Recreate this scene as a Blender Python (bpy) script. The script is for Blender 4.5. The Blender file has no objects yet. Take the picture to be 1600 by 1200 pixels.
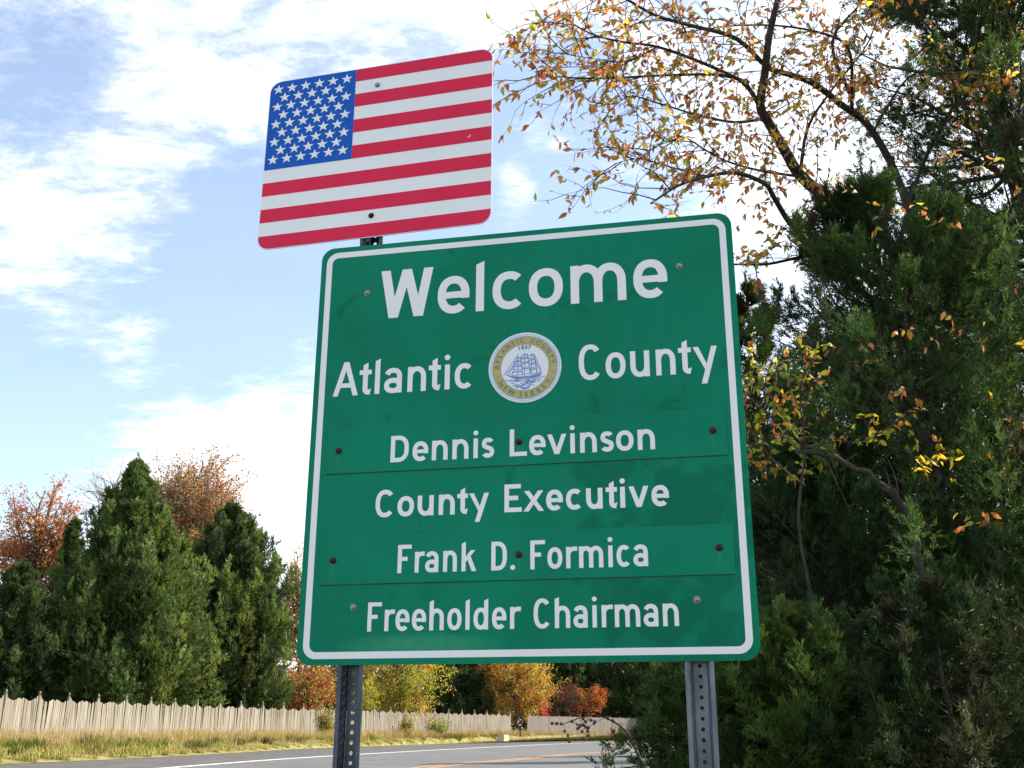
import bpy, bmesh, math, random
import numpy as np
from mathutils import Vector, Matrix
R = math.radians
rng = np.random.default_rng(7)
random.seed(7)
scene = bpy.context.scene
COL = scene.collection

# ------------------------------------------------------------------ camera
EYE = 1.25
F_PX, PITCH, ROLL = 1665.7, 0.3216, 0.0028        # focal length in pixels of a 1600 px wide frame
cp, sp = math.cos(PITCH), math.sin(PITCH)
c_r, c_f, c_u = np.array([1., 0, 0]), np.array([0, cp, sp]), np.array([0, -sp, cp])
cr, sr = math.cos(ROLL), math.sin(ROLL)
c_r, c_u = cr * c_r + sr * c_u, -sr * c_r + cr * c_u
cam_d = bpy.data.cameras.new('camera')
cam = bpy.data.objects.new('camera', cam_d); COL.objects.link(cam)
cam.matrix_world = Matrix(((c_r[0], c_u[0], -c_f[0], 0), (c_r[1], c_u[1], -c_f[1], 0), (c_r[2], c_u[2], -c_f[2], EYE), (0, 0, 0, 1)))
cam_d.sensor_fit = 'HORIZONTAL'; cam_d.sensor_width = 36.0
cam_d.lens = 36.0 * F_PX / 1600.0
cam_d.clip_start = 0.05; cam_d.clip_end = 6000
scene.camera = cam

# ------------------------------------------------------------------ light and sky
SUN_AZ, SUN_EL = R(70), R(37)
sdir = Vector((math.sin(SUN_AZ) * math.cos(SUN_EL), math.cos(SUN_AZ) * math.cos(SUN_EL), math.sin(SUN_EL)))
sun_d = bpy.data.lights.new('sun', 'SUN'); sun_d.energy = 3.0; sun_d.angle = R(0.53); sun_d.color = (1.0, 0.93, 0.82)
sun = bpy.data.objects.new('sun', sun_d); COL.objects.link(sun)
sun.rotation_euler = sdir.to_track_quat('Z', 'Y').to_euler()
scene.view_settings.view_transform = 'Standard'; scene.view_settings.look = 'None'
scene.view_settings.exposure = 1.85; scene.view_settings.gamma = 1.0
scene.view_settings.use_curve_mapping = False
scene.render.engine = 'CYCLES'


def ray(px, py):
    d = c_f + c_r * (px - 800) / F_PX + c_u * (600 - py) / F_PX
    return d


def P(px, py, y):
    """world point seen at photo pixel (px, py) on the plane at distance y"""
    d = ray(px, py); t = y / d[1]
    return Vector((d[0] * t, y, EYE + d[2] * t))


class NB:
    def __init__(s, nt): s.nt = nt
    def n(s, t, **kw):
        nd = s.nt.nodes.new(t)
        for k, v in kw.items():
            if k in nd.bl_rna.properties.keys(): setattr(nd, k, v)
            else: nd.inputs[k].default_value = v
        return nd
    def l(s, a, b): s.nt.links.new(a, b)
    def math(s, op, a, b=None, c=None, clamp=False):
        nd = s.nt.nodes.new('ShaderNodeMath'); nd.operation = op; nd.use_clamp = clamp
        for i, v in enumerate((a, b, c)):
            if v is None: continue
            if isinstance(v, (int, float)): nd.inputs[i].default_value = v
            else: s.l(v, nd.inputs[i])
        return nd.outputs[0]
    def mix(s, fac, a, b, blend='MIX'):
        nd = s.nt.nodes.new('ShaderNodeMix'); nd.data_type = 'RGBA'; nd.blend_type = blend
        for i, v in ((0, fac), (6, a), (7, b)):
            if isinstance(v, (int, float)): nd.inputs[i].default_value = v
            elif isinstance(v, tuple): nd.inputs[i].default_value = v if len(v) == 4 else (*v, 1)
            else: s.l(v, nd.inputs[i])
        return nd.outputs[2]
    def ramp(s, fac, stops):
        nd = s.nt.nodes.new('ShaderNodeValToRGB'); el = nd.color_ramp.elements
        while len(el) < len(stops): el.new(0.5)
        for e, (p, c) in zip(el, stops):
            e.position = p; e.color = (c, c, c, 1) if isinstance(c, (int, float)) else (*c, 1)
        s.l(fac, nd.inputs[0]); return nd.outputs[0]
    def noise(s, vec, scale, detail=4, rough=0.55, dist=0.0, dims='3D'):
        nd = s.nt.nodes.new('ShaderNodeTexNoise'); nd.noise_dimensions = dims
        nd.inputs['Scale'].default_value = scale; nd.inputs['Detail'].default_value = detail
        nd.inputs['Roughness'].default_value = rough; nd.inputs['Distortion'].default_value = dist
        s.l(vec, nd.inputs['Vector']); return nd.outputs[0]


world = bpy.data.worlds.new('World'); scene.world = world; world.use_nodes = True
W = NB(world.node_tree); world.node_tree.nodes.clear()
sky = W.n('ShaderNodeTexSky'); sky.sky_type = 'NISHITA'; sky.sun_disc = False
sky.sun_elevation = SUN_EL; sky.sun_rotation = SUN_AZ; sky.air_density = 1.0; sky.dust_density = 0.8; sky.ozone_density = 2.2
tc = W.n('ShaderNodeTexCoord'); dirv = tc.outputs['Generated']
sep = W.n('ShaderNodeSeparateXYZ'); W.l(dirv, sep.inputs[0])
dz = W.math('ADD', W.math('MAXIMUM', sep.outputs[2], 0.0), 0.18)
comb = W.n('ShaderNodeCombineXYZ')
W.l(W.math('DIVIDE', sep.outputs[0], dz), comb.inputs[0]); W.l(W.math('DIVIDE', sep.outputs[1], dz), comb.inputs[1])
mpw = W.n('ShaderNodeMapping'); W.l(comb.outputs[0], mpw.inputs[0]); mpw.inputs['Rotation'].default_value = (0, 0, R(32)); mpw.inputs['Scale'].default_value = (1.0, 1.7, 1.0)
cpos = mpw.outputs[0]
n1 = W.noise(cpos, 2.2, 4, 0.5, 0.3); n2 = W.noise(cpos, 6.5, 10, 0.66, 0.35); n3 = W.noise(cpos, 24.0, 8, 0.68, 0.2)
dens = W.math('ADD', W.math('ADD', W.math('MULTIPLY', n1, 0.42), W.math('MULTIPLY', n2, 0.78)), W.math('MULTIPLY', n3, 0.34))
dens = W.math('SUBTRACT', dens, 0.235)
# banks of cloud where the sky has them: (pixel x, pixel y, angular half-width in degrees, weight)
BANKS = [(430, 20, 6.0, .11), (600, 45, 3.6, .12), (250, 215, 4.0, .09), (350, 160, 3.4, .13), (130, 320, 4.4, .08), (190, 420, 3.2, .06), (40, 300, 4.0, .04), (20, 180, 3.4, -.04),
         (95, 508, 2.0, .27), (190, 565, 1.6, .18), (245, 510, 1.6, .16), (230, 440, 2.0, .08), (260, 720, 5.0, .24), (420, 760, 6.0, .26), (560, 900, 8.0, .22), (15, 400, 2.2, .13),
         (835, 212, .8, .20), (872, 226, .7, .20), (800, 270, 1.0, .18), (825, 300, .8, .18), (790, 330, 1.4, .16), (885, 160, .6, .14), (780, 50, 3.2, .05), (1400, 80, 9.5, .07), (1350, 420, 8, .10), (1580, 330, 9, .10), (1700, 0, 12, .10),
         (60, 640, 6.0, -.32), (330, 500, 5.5, -.34), (10, 560, 3.0, -.1), (700, 500, 9, -.12), (900, 330, 5.0, -.18), (870, 130, 3.0, -.18), (390, 360, 4.0, -.24), (620, 250, 5, -.18), (90, 110, 3.2, -.15), (330, 90, 2.0, -.10)]
tot = None
for (bx, by, bw, wt) in BANKS:
    d = ray(bx, by); d = d / np.linalg.norm(d)
    vm = W.n('ShaderNodeVectorMath', operation='DOT_PRODUCT'); W.l(dirv, vm.inputs[0]); vm.inputs[1].default_value = tuple(d)
    k = 1.0 / (1 - math.cos(R(bw)))
    g = W.math('MULTIPLY', W.math('EXPONENT', W.math('MULTIPLY', W.math('SUBTRACT', vm.outputs['Value'], 1.0), k)), wt)
    tot = g if tot is None else W.math('ADD', tot, g)
dens = W.math('ADD', dens, tot)
mask = W.ramp(dens, [(0.42, 0.0), (0.52, 0.20), (0.64, 0.72), (0.80, 1.0)])
sd = W.n('ShaderNodeVectorMath', operation='DOT_PRODUCT'); W.l(dirv, sd.inputs[0]); sd.inputs[1].default_value = tuple(sdir)
glow = W.math('POWER', W.math('MAXIMUM', sd.outputs['Value'], 0.0), 5.0)
thick = W.ramp(W.noise(cpos, 3.4, 6, 0.55), [(0.35, (0.80, 0.86, 0.95)), (0.62, (1, 1, 1))])
cl_mul = W.math('ADD', 4.4, W.math('MULTIPLY', glow, 3.0))
vcl = W.n('ShaderNodeVectorMath', operation='SCALE'); W.l(thick, vcl.inputs[0]); W.l(cl_mul, vcl.inputs[3])
skyb = W.mix(1.0, sky.outputs[0], (0.86, 0.79, 0.74), 'MULTIPLY')
skc = W.mix(W.math('ADD', W.math('MULTIPLY', mask, 0.72), 0.10), skyb, vcl.outputs[0])
bg = W.n('ShaderNodeBackground'); W.l(skc, bg.inputs[0]); bg.inputs[1].default_value = 0.108
wo = W.n('ShaderNodeOutputWorld'); W.l(bg.outputs[0], wo.inputs[0])


# ------------------------------------------------------------------ helpers
def tag(o, label=None, cat=None, group=None, kind=None):
    if label: o['label'] = label
    if cat: o['category'] = cat
    if group: o['group'] = group
    if kind: o['kind'] = kind
    return o


def empty(name, loc=(0, 0, 0), rz=0.0, rot=None):
    o = bpy.data.objects.new(name, None); COL.objects.link(o); o.location = loc
    o.rotation_euler = rot or (0, 0, rz); o.empty_display_size = 0.1
    return o


def link(name, me, parent=None, mats=None):
    o = bpy.data.objects.new(name, me); COL.objects.link(o)
    if parent is not None: o.parent = parent
    if mats is not None and len(me.materials) == 0:
        for m in (mats if isinstance(mats, (list, tuple)) else [mats]): me.materials.append(m)
    return o


def np_mesh(name, V, F, col=None, midx=None, smooth=False):
    """V (n,3); F (m,k) all of one size"""
    V = np.asarray(V, dtype=np.float32); F = np.asarray(F, dtype=np.int32)
    me = bpy.data.meshes.new(name); k = F.shape[1]
    me.vertices.add(len(V)); me.vertices.foreach_set('co', V.ravel())
    me.loops.add(F.size); me.loops.foreach_set('vertex_index', F.ravel())
    me.polygons.add(len(F)); me.polygons.foreach_set('loop_start', np.arange(0, F.size, k, dtype=np.int32))
    me.polygons.foreach_set('loop_total', np.full(len(F), k, dtype=np.int32))
    if midx is not None: me.polygons.foreach_set('material_index', np.asarray(midx, dtype=np.int32))
    if smooth: me.polygons.foreach_set('use_smooth', np.ones(len(F), dtype=bool))
    me.update(calc_edges=True)
    if col is not None:
        a = me.color_attributes.new('tint', 'FLOAT_COLOR', 'POINT')
        c = np.ones((len(V), 4), dtype=np.float32); c[:, :3] = col; a.data.foreach_set('color', c.ravel())
    return me


class MB:
    """collects polygons of any size into one mesh"""
    def __init__(s): s.v = []; s.f = []; s.m = []
    def add(s, vs, fs, m=0):
        o = len(s.v); s.v += [tuple(v) for v in vs]
        for f in fs: s.f.append([i + o for i in f]); s.m.append(m)
        return s
    def box(s, x0, x1, y0, y1, z0, z1, m=0):
        vs = [(x, y, z) for z in (z0, z1) for y in (y0, y1) for x in (x0, x1)]
        return s.add(vs, [(0, 2, 3, 1), (4, 5, 7, 6), (0, 1, 5, 4), (2, 6, 7, 3), (0, 4, 6, 2), (1, 3, 7, 5)], m)
    def tube(s, pts, rad, n=8, m=0, cap=True):
        pts = [Vector(p) for p in pts]
        if not isinstance(rad, (list, tuple)): rad = [rad] * len(pts)
        o = len(s.v); N = len(pts); t0 = (pts[1] - pts[0]).normalized()
        a = t0.orthogonal().normalized()
        for i, p in enumerate(pts):
            t = (pts[min(i + 1, N - 1)] - pts[max(i - 1, 0)]).normalized()
            a = (a - t * a.dot(t)).normalized(); b = t.cross(a)
            for k in range(n):
                th = 2 * math.pi * k / n
                s.v.append(tuple(p + (a * math.cos(th) + b * math.sin(th)) * rad[i]))
        for i in range(N - 1):
            for k in range(n):
                k2 = (k + 1) % n
                s.f.append([o + i * n + k, o + i * n + k2, o + (i + 1) * n + k2, o + (i + 1) * n + k]); s.m.append(m)
        if cap:
            s.f.append([o + k for k in reversed(range(n))]); s.m.append(m)
            s.f.append([o + (N - 1) * n + k for k in range(n)]); s.m.append(m)
        return s
    def lathe(s, prof, n=12, c=(0, 0, 0), m=0):
        o = len(s.v)
        for (r, z) in prof:
            for k in range(n):
                th = 2 * math.pi * k / n; s.v.append((c[0] + r * math.cos(th), c[1] + r * math.sin(th), c[2] + z))
        for i in range(len(prof) - 1):
            for k in range(n):
                k2 = (k + 1) % n
                s.f.append([o + i * n + k, o + i * n + k2, o + (i + 1) * n + k2, o + (i + 1) * n + k]); s.m.append(m)
        s.f.append([o + k for k in reversed(range(n))]); s.m.append(m)
        s.f.append([o + (len(prof) - 1) * n + k for k in range(n)]); s.m.append(m)
        return s
    def build(s, name, mats, parent=None, smooth=False):
        me = bpy.data.meshes.new(name); me.from_pydata(s.v, [], s.f)
        me.polygons.foreach_set('material_index', s.m)
        if smooth: me.polygons.foreach_set('use_smooth', [True] * len(s.f))
        me.update()
        return link(name, me, parent, mats)


# ------------------------------------------------------------------ materials
def new_mat(name, rough=0.6, spec=0.5, metal=0.0):
    m = bpy.data.materials.new(name); m.use_nodes = True
    nt = m.node_tree; b = nt.nodes['Principled BSDF']
    b.inputs['Roughness'].default_value = rough; b.inputs['Metallic'].default_value = metal
    b.inputs['Specular IOR Level'].default_value = spec
    return m, NB(nt), b


def simple(name, c1, c2=None, scale=8.0, rough=0.6, spec=0.4, metal=0.0, bump=0.0, stretch=(1, 1, 1), detail=5, lo=.35, hi=.65):
    m, n, b = new_mat(name, rough, spec, metal)
    t = n.n('ShaderNodeTexCoord'); mp = n.n('ShaderNodeMapping'); n.l(t.outputs['Object'], mp.inputs[0]); mp.inputs['Scale'].default_value = stretch
    nz = n.noise(mp.outputs[0], scale, detail, 0.6)
    c = n.ramp(nz, [(lo, c1), (hi, c2 or c1)]); n.l(c, b.inputs['Base Color'])
    if bump:
        bp = n.n('ShaderNodeBump'); bp.inputs['Strength'].default_value = bump; bp.inputs['Distance'].default_value = 0.01
        n.l(nz, bp.inputs['Height']); n.l(bp.outputs[0], b.inputs['Normal'])
    return m


def sheeting(name, c, dirt, rough=0.5, spec=0.10, spots=0.0, runs=False):
    """retroreflective sheeting: fine vertical weather streaks, mottled fading, grime"""
    m, n, b = new_mat(name, rough, spec)
    t = n.n('ShaderNodeTexCoord'); ob = t.outputs['Object']
    mp = n.n('ShaderNodeMapping'); n.l(ob, mp.inputs[0]); mp.inputs['Scale'].default_value = (26, 1, 1.6)
    streak = n.noise(mp.outputs[0], 1.6, 5, 0.6); big = n.noise(ob, 2.3, 4, 0.5, 0.6); mid = n.noise(ob, 9.0, 6, 0.65)
    base = n.mix(n.ramp(streak, [(.38, 0.0), (.72, dirt)]), c, tuple(min(1, x * 1.08 + 0.012) for x in c))
    base = n.mix(n.ramp(big, [(.34, dirt * 1.6), (.62, 0.0)]), base, tuple(x * 0.62 for x in c))
    base = n.mix(n.ramp(mid, [(.46, 0.0), (.80, dirt)]), base, tuple(x * 0.8 + 0.012 for x in c))
    if spots:
        # darker mottled patches, more of them on the lower right of the panel
        sp_ = n.n('ShaderNodeSeparateXYZ'); n.l(ob, sp_.inputs[0])
        u = n.math('MULTIPLY', n.math('SUBTRACT', sp_.outputs[0], 0.42), 2.6); v = n.math('MULTIPLY', n.math('ADD', sp_.outputs[2], 0.36), 2.3)
        fall = n.math('SUBTRACT', 1.0, n.math('ADD', n.math('MULTIPLY', u, u), n.math('MULTIPLY', v, v)), clamp=True)
        pt = n.noise(ob, 7.5, 5, 0.6, 0.8)
        base = n.mix(n.math('MULTIPLY', n.ramp(n.math('ADD', pt, n.math('MULTIPLY', fall, 0.22)), [(.60, 0.0), (.70, 1.0)]), spots), base, tuple(x * 0.55 for x in c))
        # pale scuffed film along the bottom edge at left
        u2 = n.math('MULTIPLY', n.math('ADD', sp_.outputs[0], 0.27), 4.2); v2 = n.math('MULTIPLY', n.math('ADD', sp_.outputs[2], 0.565), 30.0)
        f2 = n.math('SUBTRACT', 1.0, n.math('ADD', n.math('MULTIPLY', u2, u2), n.math('MULTIPLY', v2, v2)), clamp=True)
        base = n.mix(n.math('MULTIPLY', n.math('MULTIPLY', f2, n.noise(ob, 40, 4, 0.6)), 0.75), base, (0.10, 0.40, 0.24))
    # fine grain and hairline scratches of old sheeting
    gr = n.noise(ob, 320, 2, 0.7); base = n.mix(n.ramp(gr, [(.35, 0.0), (.75, 0.10)]), base, tuple(x * .75 for x in c))
    mp3 = n.n('ShaderNodeMapping'); n.l(ob, mp3.inputs[0]); mp3.inputs['Rotation'].default_value = (0, .5, 0); mp3.inputs['Scale'].default_value = (4, 1, 180)
    base = n.mix(n.ramp(n.noise(mp3.outputs[0], 1.5, 2, .5), [(.70, 0.0), (.78, 0.16)]), base, tuple(min(1, x * 1.1 + .04) for x in c))
    if runs:
        # pale mineral runs below the bolts
        s3 = n.n('ShaderNodeSeparateXYZ'); n.l(ob, s3.inputs[0])
        for (bx_, bz_) in ((-.5206, -.0248), (.0009, -.0263), (.5254, -.0228), (-.5197, -.3355), (.0011, -.3358), (.5240, -.3340)):
            dx = n.math('MULTIPLY', n.math('SUBTRACT', s3.outputs[0], bx_), 230.0); gx_ = n.math('EXPONENT', n.math('MULTIPLY', n.math('MULTIPLY', dx, dx), -1.0))
            zz = n.math('SUBTRACT', bz_ - .006, s3.outputs[2]); on = n.math('MULTIPLY', n.math('GREATER_THAN', zz, 0.0), n.math('SUBTRACT', 1.0, n.math('MULTIPLY', zz, 17.0), clamp=True))
            base = n.mix(n.math('MULTIPLY', n.math('MULTIPLY', gx_, on), 0.18, clamp=True), base, (.12, .34, .25))
    n.l(base, b.inputs['Base Color'])
    n.l(n.ramp(mid, [(.3, rough - .08), (.7, rough + .12)]), b.inputs['Roughness'])
    bp = n.n('ShaderNodeBump'); bp.inputs['Strength'].default_value = 0.05; bp.inputs['Distance'].default_value = 0.004
    n.l(big, bp.inputs['Height']); n.l(bp.outputs[0], b.inputs['Normal'])
    return m


M_green = sheeting('green_sheeting', (0.001, 0.215, 0.120), 0.30, spots=0.6)
M_green2 = sheeting('green_plate_sheeting', (0.001, 0.222, 0.125), 0.28, runs=True)
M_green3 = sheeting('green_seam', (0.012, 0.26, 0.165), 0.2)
M_white = sheeting('white_sheeting', (0.86, 0.83, 0.87), 0.06, spec=0.3)
M_fwhite = sheeting('flag_white', (0.87, 0.87, 0.90), 0.05)
M_red = sheeting('flag_red', (0.74, 0.030, 0.085), 0.10)
M_blue = sheeting('flag_blue', (0.012, 0.11, 0.52), 0.10)
M_alu = simple('aluminium_edge', (0.45, 0.46, 0.47), (0.6, 0.6, 0.62), 20, 0.35, 0.5, 0.8)
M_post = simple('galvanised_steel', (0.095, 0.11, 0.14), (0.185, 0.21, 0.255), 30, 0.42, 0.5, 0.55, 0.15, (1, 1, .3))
M_postdark = simple('galvanised_steel_shaded', (0.030, 0.040, 0.062), (0.080, 0.095, 0.130), 30, 0.40, 0.5, 0.35, 0.15, (1, 1, .3))  # same galvanised steel, with the channel's shade and dark reflections put into the colour
M_bolt = simple('bolt_steel', (0.20, 0.17, 0.15), (0.42, 0.40, 0.38), 120, 0.45, 0.5, 0.8, 0.2)
M_boltrust = simple('rusty_bolt', (0.030, 0.012, 0.008), (0.10, 0.030, 0.018), 160, 0.75, 0.3, 0.2, 0.4)
M_seal_white = simple('seal_white', (0.78, 0.79, 0.86), (0.82, 0.82, 0.88), 30, 0.5, 0.3)
M_seal_rim = simple('seal_rim', (0.52, 0.60, 0.74), (0.60, 0.67, 0.80), 60, 0.5, 0.3)
M_gold = simple('seal_gold', (0.44, 0.37, 0.14), (0.52, 0.44, 0.17), 60, 0.55, 0.3)
M_sblue = simple('seal_blue', (0.10, 0.22, 0.52), (0.20, 0.34, 0.62), 90, 0.5, 0.3)
M_sdark = simple('seal_grey_blue', (0.12, 0.15, 0.17), (0.18, 0.22, 0.25), 60, 0.55, 0.3)
M_wood_f = None


def leaf_mat(name, trans=0.45, rough=0.5, spec=0.25):
    m = bpy.data.materials.new(name); m.use_nodes = True; nt = m.node_tree; n = NB(nt)
    b = nt.nodes['Principled BSDF']; b.inputs['Roughness'].default_value = rough; b.inputs['Specular IOR Level'].default_value = spec
    at = n.n('ShaderNodeAttribute'); at.attribute_name = 'tint'
    g = n.n('ShaderNodeNewGeometry')
    t = n.n('ShaderNodeTexCoord')
    nz = n.noise(t.outputs['Object'], 3.0, 3, 0.6)
    c = n.mix(0.6, at.outputs['Color'], n.mix(1.0, at.outputs['Color'], n.ramp(nz, [(.35, 0.55), (.65, 1.35)]), 'MULTIPLY'))
    n.l(c, b.inputs['Base Color'])
    tr = n.n('ShaderNodeBsdfTranslucent')
    n.l(n.mix(1.0, c, (1.5, 1.35, 0.75), 'MULTIPLY'), tr.inputs[0])
    mx = n.n('ShaderNodeMixShader'); mx.inputs[0].default_value = trans
    n.l(b.outputs[0], mx.inputs[1]); n.l(tr.outputs[0], mx.inputs[2])
    n.l(mx.outputs[0], nt.nodes['Material Output'].inputs[0])
    return m


M_leaf = leaf_mat('autumn_leaf', 0.5)
M_needle = leaf_mat('cedar_needle', 0.30, 0.6, 0.12)
M_grass = leaf_mat('grass_blade', 0.35, 0.6, 0.1)
M_bark = simple('bark', (0.045, 0.035, 0.030), (0.13, 0.105, 0.085), 14, 0.9, 0.2, 0, 0.8, (1, 1, .35))
M_barkpale = simple('pale_grey_bark', (0.16, 0.14, 0.12), (0.33, 0.30, 0.26), 10, 0.9, 0.2, 0, 0.6, (1, 1, .5))
M_barkdark = simple('dark_branch', (0.028, 0.022, 0.022), (0.075, 0.062, 0.060), 12, 0.85, 0.25, 0, 0.6)

# ------------------------------------------------------------------ ground
SL = 0.0086   # the whole place rises gently away from the camera


def gz(x, y): return SL * y


def gpt(px, py, off=0.0):
    d = ray(px, py); t = -(EYE - off) / (d[2] - SL * d[1])
    return np.array([d[0] * t, d[1] * t])


m, n, b = new_mat('field_ground', 0.95, 0.1)
t = n.n('ShaderNodeTexCoord'); nz = n.noise(t.outputs['Object'], 0.9, 8, 0.65); nz2 = n.noise(t.outputs['Object'], 14, 4, 0.6)
n.l(n.mix(n.ramp(nz2, [(.35, 0.0), (.7, 0.6)]), n.ramp(nz, [(.3, (.045, .055, .018)), (.5, (.10, .10, .035)), (.7, (.17, .14, .07))]), (.09, .12, .03)), b.inputs['Base Color'])
bp = n.n('ShaderNodeBump'); bp.inputs['Distance'].default_value = 0.05; n.l(nz2, bp.inputs['Height']); n.l(bp.outputs[0], b.inputs['Normal'])
M_ground = m
X = np.linspace(-1500, 1500, 61); Y = np.linspace(-1500, 3000, 91)
gx, gy = np.meshgrid(X, Y); V = np.stack([gx.ravel(), gy.ravel(), SL * gy.ravel() - 0.05], -1)
idx = np.arange(V.shape[0]).reshape(gx.shape)
Fq = np.stack([idx[:-1, :-1].ravel(), idx[:-1, 1:].ravel(), idx[1:, 1:].ravel(), idx[1:, :-1].ravel()], -1)
tag(link('ground', np_mesh('ground', V, Fq), None, M_ground), kind='structure')


def smooth_line(pts, step=2.0):
    pts = [np.array(p, float) for p in pts]; out = []
    for i in range(len(pts) - 1):
        p0 = pts[max(i - 1, 0)]; p1 = pts[i]; p2 = pts[i + 1]; p3 = pts[min(i + 2, len(pts) - 1)]
        k = max(2, int(np.linalg.norm(p2 - p1) / step))
        for j in range(k):
            s = j / k
            out.append(0.5 * ((2 * p1) + (-p0 + p2) * s + (2 * p0 - 5 * p1 + 4 * p2 - p3) * s * s + (-p0 + 3 * p1 - 3 * p2 + p3) * s ** 3))
    out.append(pts[-1]); return np.array(out)


def offset_line(L, d):
    t = np.gradient(L, axis=0); t /= np.linalg.norm(t, axis=1)[:, None]
    nrm = np.stack([t[:, 1], -t[:, 0]], -1)   # to the right of the direction of travel
    return L + nrm * d


def resample(L, n):
    s = np.r_[0, np.cumsum(np.linalg.norm(np.diff(L, axis=0), axis=1))]; q = np.linspace(0, s[-1], n)
    return np.stack([np.interp(q, s, L[:, i]) for i in range(L.shape[1])], -1)


def strip(name, A, B, za, zb, mat, kind='structure', nx=1, n=160):
    A = resample(A, n); B = resample(B, n); V = []
    for j in range(nx + 1):
        s = j / nx; Q = A * (1 - s) + B * s
        V.append(np.stack([Q[:, 0], Q[:, 1], SL * Q[:, 1] + (za * (1 - s) + zb * s)], -1))
    V = np.stack(V, 1).reshape(-1, 3); idx = np.arange(len(V)).reshape(n, nx + 1)
    Fq = np.stack([idx[:-1, :-1].ravel(), idx[:-1, 1:].ravel(), idx[1:, 1:].ravel(), idx[1:, :-1].ravel()], -1)
    return tag(link(name, np_mesh(name, V, Fq), None, mat), kind=kind)


verge = smooth_line([(-22, -60), (-21.5, 0), (-20.5, 25), tuple(gpt(0, 1195)), tuple(gpt(280, 1182)), tuple(gpt(518, 1168.5)), tuple(gpt(775, 1160.6)), tuple(gpt(930, 1157.2)), (34, 165), (75, 205)])
white_l = smooth_line([(-13.5, -60), (-13.3, 0), (-12.9, 20), tuple(gpt(280, 1198)), tuple(gpt(518, 1181)), tuple(gpt(775, 1167)), tuple(gpt(930, 1160.5)), (28, 140), (60, 172)])
yellow = smooth_line([(-5.0, -60), (-4.9, 0), (-4.5, 20), tuple(gpt(662, 1200)), tuple(gpt(790, 1188.5)), tuple(gpt(935, 1176)), (16, 82), (42, 120), (80, 150)])
right_e = smooth_line([(-1.6, -60), (-1.6, 0), (-0.9, 16), (2.2, 34), (12, 58), (26, 80), (55, 108), (95, 130)])

m, n, b = new_mat('asphalt', 0.85, 0.3)
t = n.n('ShaderNodeTexCoord'); ob = t.outputs['Object']
a1 = n.noise(ob, 0.35, 5, 0.6); a2 = n.noise(ob, 60, 3, 0.7)
vo = n.n('ShaderNodeTexVoronoi'); vo.feature = 'DISTANCE_TO_EDGE'; vo.inputs['Scale'].default_value = .22
wv = n.n('ShaderNodeVectorMath', operation='ADD'); n.l(ob, wv.inputs[0]); nw = n.n('ShaderNodeTexNoise'); nw.inputs['Scale'].default_value = .8; nw.inputs['Detail'].default_value = 6; n.l(ob, nw.inputs['Vector'])
ns = n.n('ShaderNodeVectorMath', operation='SCALE'); n.l(nw.outputs['Color'], ns.inputs[0]); ns.inputs[3].default_value = 2.5; n.l(ns.outputs[0], wv.inputs[1]); n.l(wv.outputs[0], vo.inputs['Vector'])
crack = n.ramp(vo.outputs['Distance'], [(0.0, 1.0), (.012, 0.0)])
c = n.mix(n.ramp(a2, [(.3, 0.0), (.7, 0.5)]), n.ramp(a1, [(.3, (.075, .074, .073)), (.7, (.120, .118, .115))]), (.15, .147, .142))
c = n.mix(n.math('MULTIPLY', crack, .6), c, (.045, .044, .043))
n.l(c, b.inputs['Base Color']); bp = n.n('ShaderNodeBump'); bp.inputs['Distance'].default_value = 0.004; n.l(a2, bp.inputs['Height']); n.l(bp.outputs[0], b.inputs['Normal'])
M_asphalt = m
M_shoulder = simple('shoulder_asphalt', (0.072, 0.069, 0.064), (0.115, 0.108, 0.10), 1.2, 0.9, 0.2, detail=8)
M_lwhite = simple('white_line_paint', (0.55, 0.55, 0.53), (0.74, 0.74, 0.72), 9, 0.7, 0.3)
M_lyel = simple('yellow_line_paint', (0.42, 0.20, 0.025), (0.56, 0.29, 0.04), 9, 0.7, 0.3)
strip('road', offset_line(white_l, -0.25), right_e, 0.004, 0.004, M_asphalt, nx=6)
strip('road_shoulder', verge, offset_line(white_l, -0.245), 0.0, 0.0, M_shoulder, nx=2)
tag(strip('edge_line', offset_line(white_l, 0.0), offset_line(white_l, 0.34), 0.009, 0.009, M_lwhite))
o1 = strip('centre_line', offset_line(yellow, -0.42), offset_line(yellow, -0.20), 0.009, 0.009, M_lyel)
o2 = strip('centre_line', offset_line(yellow, 0.14), offset_line(yellow, 0.36), 0.009, 0.009, M_lyel)

# fence line and grass bank
fence_pts = smooth_line([tuple(P(-420, 1068, 38).xy), tuple(P(-180, 1078, 45).xy), tuple(P(0, 1088, 52).xy), tuple(P(200, 1096, 62).xy), tuple(P(400, 1104, 75).xy), tuple(P(700, 1113, 100).xy), tuple(P(930, 1119, 128).xy), tuple(P(1150, 1124, 160).xy)], 0.5)
BANK = 0.62
M_bank = simple('dry_verge_soil', (0.13, 0.13, 0.035), (0.30, 0.24, 0.10), 1.4, 0.95, 0.1, detail=8, bump=0.5)
fence_ext = np.vstack([[(-36, -40), (-34, 0)], fence_pts, [(60, 185), (90, 215)]])
strip('verge_bank', offset_line(resample(fence_ext, 200), 0.3), verge, BANK, 0.012, M_bank, nx=3)
strip('yard_ground', offset_line(resample(fence_ext, 200), -90), offset_line(resample(fence_ext, 200), 0.3), BANK, BANK, M_ground, nx=3)


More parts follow.
